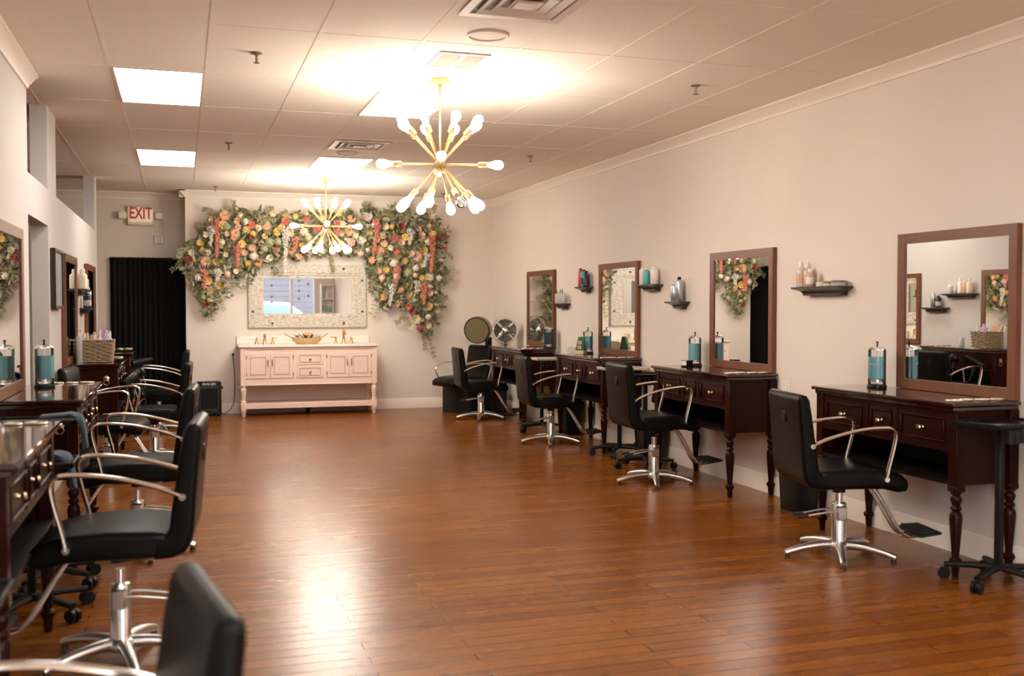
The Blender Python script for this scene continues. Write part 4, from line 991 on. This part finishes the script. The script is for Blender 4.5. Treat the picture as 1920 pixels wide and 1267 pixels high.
# trailing sprigs and wispy stems past the outline
def sprig(x, z, dx, dz, L, which, lw=0.03, n=14, y=-0.10):
    P = [Vector((x-GX, y, z-GZ)) + Vector((dx*L*q, -0.03*math.sin(q*PI), dz*L*q - 0.12*L*q*q)) for q in [i/8 for i in range(9)]]
    LV[which].tube(P, 0.002, n=4)
    for k in range(n):
        q = (k+1)/n; p = P[int(q*7.99)]
        s = 1 if k % 2 else -1
        leaf(LV[which], p, (dx*0.6+s*dz*0.8, -0.25, dz*0.6-s*dx*0.8), (0,-1,0.2), lw*rg.uniform(1.2,2.0), lw*rg.uniform(0.5,0.9))
for a in ((0.45,2.68,-0.9,0.35,0.20,'leafo'),(0.35,2.52,-1,0.1,0.18,'leafo'),(0.15,2.2,-1,-0.1,0.20,'leafs'),(0.08,2.05,-0.9,-0.5,0.24,'leafd'),(0.35,1.55,0.1,-1,0.28,'leafo'),(0.40,1.6,0.6,-0.8,0.25,'leafs'),(0.62,1.75,0.9,-0.2,0.28,'leafo'),(0.75,1.95,-0.2,-1,0.22,'leafd'),(0.85,2.0,0.1,-1,0.25,'leafd'),(1.15,2.1,0.4,-0.9,0.22,'leafd'),(2.47,2.1,0.1,-1,0.45,'leafd'),(2.50,2.3,0.0,-1,0.55,'leafd'),(2.62,1.75,-0.3,-1,0.40,'leafs'),(2.66,1.65,-0.25,-1,0.35,'leafs'),(2.95,1.65,0.0,-1,0.34,'leafs'),(2.60,1.85,-0.5,-0.8,0.22,'leafo'),(3.42,1.95,1,0.25,0.30,'leafs'),(3.42,1.85,1,0.05,0.28,'leafs'),(3.40,1.5,0.9,0.4,0.24,'leafo'),(3.05,1.3,-0.9,-0.3,0.22,'leafo'),(3.25,1.1,0.15,-1,0.25,'leafo'),(2.72,2.62,0.5,0.9,0.35,'leafo'),(2.95,2.7,0.3,0.9,0.30,'leafo'),(3.35,2.62,0.3,1,0.30,'leafo'),(3.15,2.72,0.6,0.7,0.24,'leafd'),(2.4,2.65,0.2,1,0.28,'leafs'),(1.75,2.6,0.3,1,0.24,'leafs'),(1.15,2.6,0.1,1,0.22,'leafo'),(3.5,2.3,0.8,-0.6,0.24,'leafo'),(1.95,2.15,0.2,-1,0.22,'leafo'),(0.62,2.7,0.3,1,0.18,'leafs'),(3.30,1.15,0.3,-1,0.42,'leafo')):
    sprig(*a)
for k in range(70):   # fine grassy wisps
    x = rg.uniform(0.1,3.5); z = rg.uniform(1.5,2.75)
    if not inside(x,z): continue
    a = rg.uniform(0,2*PI); L = rg.uniform(0.16,0.30)
    P = [Vector((x-GX, -0.11-0.05*q, z-GZ)) + Vector((math.cos(a)*L*q, 0, math.sin(a)*L*q-0.05*q*q)) for q in (0,0.33,0.66,1)]
    LV['leafo'].tube(P, 0.0018, n=4, taper=[1,0.9,0.7,0.3])
for k, nm in (('leafo','olive foliage'),('leafd','dark green foliage'),('leafs','sage foliage')):
    o = obj('foliage', LV[k], M[k], G, label=nm, kind='stuff', ang=80)
# whitewashed mirror under the garland
t = thing('white_wood_mirror','wide distressed white wooden framed mirror on the back wall','mirror',(1.66,YB-0.045,1.588))
a, b = 0.800, 0.4325; ia, ib = 0.597, 0.241
fm = MB(); v = []; f = []
rings = [(a,b,0.045),(a,b,0.004),(a-0.012,b-0.012,0.0),(ia+0.075,ib+0.075,0.0),(ia+0.070,ib+0.070,0.012),(ia+0.045,ib+0.045,0.008),(ia+0.038,ib+0.038,0.018),(ia,ib,0.024),(ia,ib,0.040)]
for x, z, y in rings: v += [(-x,y,-z),(x,y,-z),(x,y,z),(-x,y,z)]
for j in range(len(rings)-1):
    for k in range(4): f.append((j*4+k,j*4+(k+1)%4,(j+1)*4+(k+1)%4,(j+1)*4+k))
obj('frame', fm.add(v,f), M['wash'], t, ang=15)
obj('glass', MB().box(-ia-0.005,0.030,-ib-0.005,ia+0.005,0.036,ib+0.005), M['mir'], t)
col('rusty_nail',(0.05,0.03,0.02),0.6)
for x, z in ((-0.485,0.375),(0.485,0.375),(-0.485,-0.375),(0.485,-0.375),(-0.742,0.215),(0.742,0.215),(-0.742,-0.215),(0.742,-0.215)):
    obj('square_nail', MB().box(x-0.015,-0.006,z-0.015,x+0.015,0.002,z+0.015,0.003), M['rusty_nail'], t)

# heater, outlet, cord
M['greyp'] = mat('dark_grey_plastic',(0.028,0.025,0.021),0.45,spec=0.3)
t = thing('space_heater','black upright space heater on the floor left of the vanity','heater',(0.335,14.20,0))
obj('case', MB().box(-0.155,-0.10,0.01,0.155,0.10,0.455,0.014).box(-0.145,-0.09,0.0,0.145,0.09,0.02), M['blackm'], t)
obj('front_bezel', MB().box(-0.128,-0.108,0.36,0.128,-0.095,0.405,0.006).box(-0.128,-0.108,0.055,-0.108,-0.095,0.36,0.004).box(0.108,-0.108,0.055,0.128,-0.095,0.36,0.004).box(-0.128,-0.108,0.045,0.128,-0.095,0.10,0.006), M['greyp'], t)
gr = MB()
for k in range(22): gr.box(-0.108,-0.104,0.105+k*0.0116,0.108,-0.099,0.109+k*0.0116)
obj('grille', gr, M['black'], t)
obj('knob', MB().cyl((0.155,-0.02,0.375),(0.178,-0.02,0.375),0.020,0.017,n=16), M['black'], t)
obj('lettering', xf(text_mb('dyna-glo',0.052,0.0006), T(0,-0.1010,0.430)@Rx(PI/2)), M['ltxt'], t)
obj('badge', MB().cyl((-0.02,-0.107,0.072),(-0.02,-0.111,0.072),0.012,n=14).cyl((0.02,-0.107,0.072),(0.02,-0.111,0.072),0.012,n=14), M['black'], t)
t = thing('wall_outlet','white wall outlet with a black plug left of the vanity','outlet',(0.655,YB-0.004,0.80))
obj('plate', MB().box(-0.038,-0.003,-0.060,0.038,0.004,0.060,0.003), M['white'], t)
obj('sockets', MB().box(-0.017,-0.006,0.008,0.017,-0.002,0.040,0.003).box(-0.017,-0.006,-0.040,0.017,-0.002,-0.008,0.003), M['cream'], t)
pc = smooth_path([(0.655,YB-0.03,0.795),(0.66,YB-0.035,0.70),(0.675,YB-0.035,0.50),(0.672,YB-0.035,0.32),(0.66,YB-0.04,0.16),(0.62,YB-0.06,0.07),(0.56,YB-0.08,0.02),(0.52,YB-0.12,0.012),(0.495,YB-0.16,0.03)],5)
t = thing('power_cord','black power cord hanging from the wall outlet to the space heater','cord',(0,0,0))
obj('cable', MB().tube(pc,0.0045,n=7), M['rubber'], t)
obj('plug', MB().box(0.640,YB-0.040,0.782,0.670,YB-0.006,0.812,0.004), M['black'], t)

t = thing('wall_switch','cream double wall plate between the two nearest right tables','switch plate',(XR-0.004,6.785,0.828),-PI/2)
obj('plate', MB().box(-0.058,-0.003,-0.062,0.058,0.004,0.062,0.003), M['trim'], t)
obj('rocker', MB().box(-0.038,-0.006,-0.034,-0.010,-0.002,0.034,0.002), M['white'], t)
obj('rocker', MB().box(0.010,-0.006,-0.034,0.038,-0.002,0.034,0.002), M['white'], t)

# exit sign, strobe, curtain
t = thing('exit_sign','lit exit sign with red letters above the black curtain','exit sign',(-0.512,YE-0.005,2.665))
obj('housing', MB().box(-0.172,-0.055,-0.130,0.172,0.005,0.130,0.012), M['cream'], t)
M['signface'] = mat('sign_face',(0.80,0.66,0.48),0.4,emit=(1.0,0.80,0.58),estr=0.12)
obj('face', MB().box(-0.150,-0.060,-0.085,0.150,-0.053,0.112,0.004), M['signface'], t)
obj('lettering', xf(text_mb('EXIT',0.215,0.002,(0.66,1.0),0.005), T(0,-0.0615,0.028)@Rx(PI/2)), M['letter'], t)
for s in (-1,1):
    hm = obj('lamp_head', MB().box(s*0.235-0.055,-0.085,-0.050,s*0.235+0.055,-0.010,0.052,0.014).cyl((s*0.16,-0.03,0),(s*0.20,-0.03,0),0.016,n=10), M['cream'], t)
    obj('lamp_lens', MB().box(s*0.235-0.042,-0.090,-0.038,s*0.235+0.042,-0.084,0.040,0.003), M['white'], hm)
t = thing('fire_strobe','small white fire alarm strobe between the exit sign and the curtain','alarm',(-0.285,YE-0.002,2.345))
obj('plate', MB().box(-0.058,-0.030,-0.058,0.058,0.002,0.058,0.008), M['white'], t)
obj('lens', MB().box(-0.024,-0.050,-0.050,0.024,-0.028,0.050,0.010), M['glass'], t)
obj('side_bars', MB().box(-0.056,-0.040,-0.050,-0.034,-0.028,0.050,0.004).box(0.034,-0.040,-0.050,0.056,-0.028,0.050,0.004), M['ltxt'], t)
t = thing('black_curtain','floor length black curtain hanging in the doorway under the exit sign','curtain',(0,0,0))
cm = MB(); v = []; f = []; nx, nz = 220, 14
x0, x1 = -0.905, 0.050
for j in range(nz+1):
    z = 0.02 + (2.105-0.02)*j/nz
    for i in range(nx+1):
        u = i/nx; amp = 0.020*(1.15-0.5*j/nz)
        y = YE-0.055 + amp*math.sin(u*2*PI*15 + 0.7*math.sin(u*17)) + 0.008*math.sin(u*61+z*0.8)
        v.append((x0+(x1-x0)*u, y, z))
for j in range(nz):
    for i in range(nx): f.append((j*(nx+1)+i,j*(nx+1)+i+1,(j+1)*(nx+1)+i+1,(j+1)*(nx+1)+i))
n = len(v); v += [(x,y+0.004,z) for x,y,z in v]; f += [tuple(n+q for q in reversed(ff)) for ff in f[:]]
obj('cloth', cm.add(v,f), M['ink'], t, ang=80)
obj('rod', MB().cyl((x0-0.01,YE-0.055,2.085),(x1,YE-0.055,2.085),0.010,n=10), M['black'], t)

# framed picture on the left wall
t = thing('framed_picture','narrow dark framed picture on the left wall beside the far mirrors','picture',(XL+0.040,9.05,1.425),PI/2)
pm = MB(); w, h, q = 0.285, 0.478, 0.028
for r_ in ((-w,0,w,q),(-w,h-q,w,h),(-w,q,-w+q,h-q),(w-q,q,w,h-q)): pm.box(r_[0],0.0,r_[1],r_[2],0.038,r_[3],0.003)
obj('frame', pm, M['black2'], t)
col('grey_print',(0.33,0.33,0.32),0.35,var=0.35,vscale=3)
obj('print', MB().box(-w+q-0.004,0.012,q-0.004,w-q+0.004,0.018,h-q+0.004), M['grey_print'], t)

# wicker basket and its contents on the far left table
bx, by, bz = -0.765, 10.22, TZ+0.002
t = thing('wicker_basket','woven brown wicker basket full of hair products on the left table','basket',(bx,by,bz))
bm_ = MB(); bw_, bd_, bh = 0.165, 0.125, 0.195
rows, cols = 11, 24
def rim_pt(u, hx, hy):
    per = 4*(hx+hy); s = (u % 1.0)*per
    if s < 2*hx: return (-hx+s, -hy, 0,-1)
    s -= 2*hx
    if s < 2*hy: return (hx, -hy+s, 1,0)
    s -= 2*hy
    if s < 2*hx: return (hx-s, hy, 0,1)
    s -= 2*hx
    return (-hx, hy-s, -1,0)
for r_ in range(rows):
    z = bh*(r_+0.5)/rows; k = 0.90+0.10*z/bh; P = []
    for i in range(cols*2+1):
        px, py, nx_, ny_ = rim_pt(i/(cols*2), bw_*k, bd_*k)
        o = 0.0075*(1 if (i//2+r_) % 2 else -1)
        P.append((px+nx_*o, py+ny_*o, z))
    bm_.tube(P, 0.0075, 0.005, 5, side=(0,0,1)) if False else bm_.tube(P, 0.0060, 0.0092, 5, side=(0,0,1))
obj('weave', bm_, M['wicker'], t, ang=70)
obj('lining', MB().add(*(lambda a: ([(-bw_*.86,-bd_*.86,0.004),(bw_*.86,-bd_*.86,0.004),(bw_*.86,bd_*.86,0.004),(-bw_*.86,bd_*.86,0.004),(-bw_*.95,-bd_*.95,bh-0.02),(bw_*.95,-bd_*.95,bh-0.02),(bw_*.95,bd_*.95,bh-0.02),(-bw_*.95,bd_*.95,bh-0.02)],[(3,2,1,0),(0,1,5,4),(1,2,6,5),(2,3,7,6),(3,0,4,7)]))(0)), M['mahoi'], t)
rim = MB()
for k in range(2): rim.tube([(p[0],p[1],bh+0.004*k) for p in [rim_pt(i/60, bw_+0.004*k, bd_+0.004*k) for i in range(61)]],0.007,n=6)
obj('rim', rim, M['wicker'], t, ang=70)
g = 'hair products in the wicker basket'
for kind, dx, dy, r_, h, b_, c_, l in (('pump',-0.115,-0.03,0.026,0.27,'white_bottle','yellow_bottle','white bottle with yellow cap at the left of the basket'),('tall',-0.055,-0.05,0.028,0.24,'yellow_bottle','orange_bottle','yellow bottle in the basket'),('spray',0.005,-0.06,0.026,0.245,'rose_bottle','rose_bottle','rose pink bottle in the basket'),('tall',0.052,-0.05,0.024,0.265,'white_bottle','white','slim white bottle in the basket beside the lilac one'),('spray',0.098,-0.02,0.034,0.265,'lilac_bottle','lilac_bottle','lilac bottle standing in the wicker basket'),('tall',0.130,0.05,0.026,0.25,'mint_bottle','white','mint green bottle at the right end of the basket'),('tube',-0.02,0.03,0.027,0.22,'sky_bottle','white','pale blue tube in the middle of the basket'),('spray',-0.09,0.05,0.028,0.23,'white_bottle','white','white bottle at the back left of the basket'),('tub',0.05,0.04,0.04,0.21,'white_bottle','rose_bottle','white tub in the basket with rose lid')):
    bottle(kind, bx+dx, by+dy, bz+0.006, r_, h+0.025, b_, c_, l, group=g, cat='tube' if kind == 'tube' else 'tub' if kind == 'tub' else 'bottle')
bottle('spray',-0.885,9.93+0.16,TZ+0.001,0.030,0.27,'clear_bottle','white','clear spray bottle standing left of the wicker basket')
bottle('pump',-0.71,10.62,TZ+0.001,0.030,0.17,'clear_bottle','white','clear bottle standing behind the wicker basket')

# ------------------------------------------------------------------ by the shop window, seen in the white mirror
t = thing('white_bookcase','white open bookcase beside the shop window','bookcase',(4.12,YF+0.45,0))
bk = MB().box(-0.19,-0.16,0,-0.165,0.16,2.1).box(0.165,-0.16,0,0.19,0.16,2.1).box(-0.165,-0.16,0,0.165,-0.145,2.1)
obj('carcass', bk, M['white'], t)
for k in range(6): obj('shelf', MB().box(-0.165,-0.145,0.05+k*0.40,0.165,0.16,0.075+k*0.40), M['white'], t)
for k, (x, z, c_) in enumerate(((-0.08,1.275,'sky_bottle'),(0.06,1.275,'teal_bottle'),(0.0,1.675,'white_bottle'),(-0.09,0.875,'mint_bottle'))):
    bottle('tall',4.12+x,YF+0.45,z,0.035,0.22,c_,'white',['pale blue','teal','white','mint green'][k]+' bottle on the white bookcase by the shop window')
struct('ground_outside', MB().box(-14,-30,-0.25,18,YF-0.12,-0.12), mat('grey_asphalt',(0.035,0.035,0.037),0.85,var=0.2,vscale=3))
t = thing('street_building','pinkish grey clapboard building across the street','building',(2,-19,-0.12))
M['clap'] = mat('clapboard',(0.042,0.034,0.037),0.8)
cb = MB()
for k in range(24): cb.box(-9,-0.03+0.0,k*0.25,9,0.012*1.0,k*0.25+0.235)
cb.box(-9,-4,0,9,-0.02,6)
obj('wall', cb, M['clap'], t)
obj('roof', MB().prism([(-9.4,-4.3),(9.4,-4.3),(9.4,0.5),(-9.4,0.5)],6.0,6.4), M['grey_tub'], t)
for x in (-6,-2.5):
    wm = obj('window_frame', MB().box(x,0.0,0.9,x+1.5,0.06,2.7), M['white'], t); obj('window_glass', MB().box(x+0.1,0.05,1.0,x+1.4,0.07,2.6), M['grey_tub'], wm)
t = thing('parked_car','white car parked outside the shop window','car',(2.9,-6.6,-0.12),-PI/2)
M['carw'] = mat('white_car_paint',(0.17,0.175,0.185),0.3,coat=0.2); M['carg'] = mat('dark_car_glass',(0.10,0.15,0.18),0.08)
body = [(-2.2,0.35),(2.2,0.35),(2.25,0.75),(2.1,1.05),(1.2,1.15),(-1.9,1.20),(-2.2,1.0)]
cabin = [(1.15,1.14),(0.45,1.68),(-0.9,1.74),(-1.75,1.19)]
obj('body', MB().pad(body,0.88,0.10), M['carw'], t); obj('roof', MB().pad(cabin,0.78,0.08), M['carw'], t)
obj('window_glass', MB().pad([(0.98,1.20),(0.42,1.62),(-0.85,1.66),(-1.5,1.24)],0.785,0.02), M['carg'], t)
for y in (-1.4,1.4):
    for s in (-1,1): obj('wheel', MB().cyl((s*0.72,y,0.33),(s*0.90,y,0.33),0.33,n=24), M['rubber'], t)
for x, pts in ((2.55,(2.3,2.05,1.72,1.55)),(3.35,(2.2,1.9,1.66)),(1.95,(2.25,1.95,1.6)),(3.62,(2.1,1.75))):
    gb = thing('window_garland','string of small dark hearts hanging in the shop window at %s' % {2.55:'the second pane',3.35:'the last pane',1.95:'the middle pane',3.62:'the pane edge'}[x],'garland',(x,YF+0.03,2.55),0,'heart strings in the shop window')
    obj('string', MB().cyl((0,0,0),(0,0,min(pts)-2.55),0.0015,n=5), M['black'], gb)
    for z in pts: obj('heart', MB().sph((-0.014,0,z-2.55+0.01),0.022,0.012,0.024,n=8,m=5).sph((0.014,0,z-2.55+0.01),0.022,0.012,0.024,n=8,m=5).lathe([(0.001,-0.04),(0.030,0.004)],8,T(0,0,z-2.55)@Matrix.Diagonal((1,0.4,1,1))), M['f_wine'], gb)

# ------------------------------------------------------------------ daylight, camera, colour management
w = bpy.data.worlds.new('World'); S.world = w; w.use_nodes = True
bg = w.node_tree.nodes['Background']; bg.inputs[0].default_value = (0.78,0.88,1.0,1); bg.inputs[1].default_value = 12.0
sl = bpy.data.lights.new('sun','SUN'); sl.energy = 0.3; sl.angle = 0.6; sl.color = (1,0.96,0.9)
so = bpy.data.objects.new('sun', sl); COL.objects.link(so); so.rotation_euler = (math.radians(35), math.radians(20), 0)

cam = bpy.data.cameras.new('camera'); co = bpy.data.objects.new('camera', cam); COL.objects.link(co)
co.location = (0,0,1.45); co.rotation_euler = (PI/2-0.0309, 0, -0.3091)
cam.sensor_width = 36; cam.lens = 1940/1920*36; cam.clip_start = 0.05
cam.dof.use_dof = True; cam.dof.focus_distance = 8.6; cam.dof.aperture_fstop = 2.1
S.camera = co
S.view_settings.view_transform = 'Standard'; S.view_settings.look = 'None'; S.view_settings.gamma = 1.0; S.view_settings.use_curve_mapping = False
S.view_settings.exposure = 0.98
S.cycles.use_denoising = True; S.cycles.max_bounces = 10; S.cycles.diffuse_bounces = 5; S.cycles.glossy_bounces = 5; S.cycles.transparent_max_bounces = 12
S.cycles.sample_clamp_indirect = 6.0; S.cycles.caustics_reflective = False; S.cycles.caustics_refractive = False
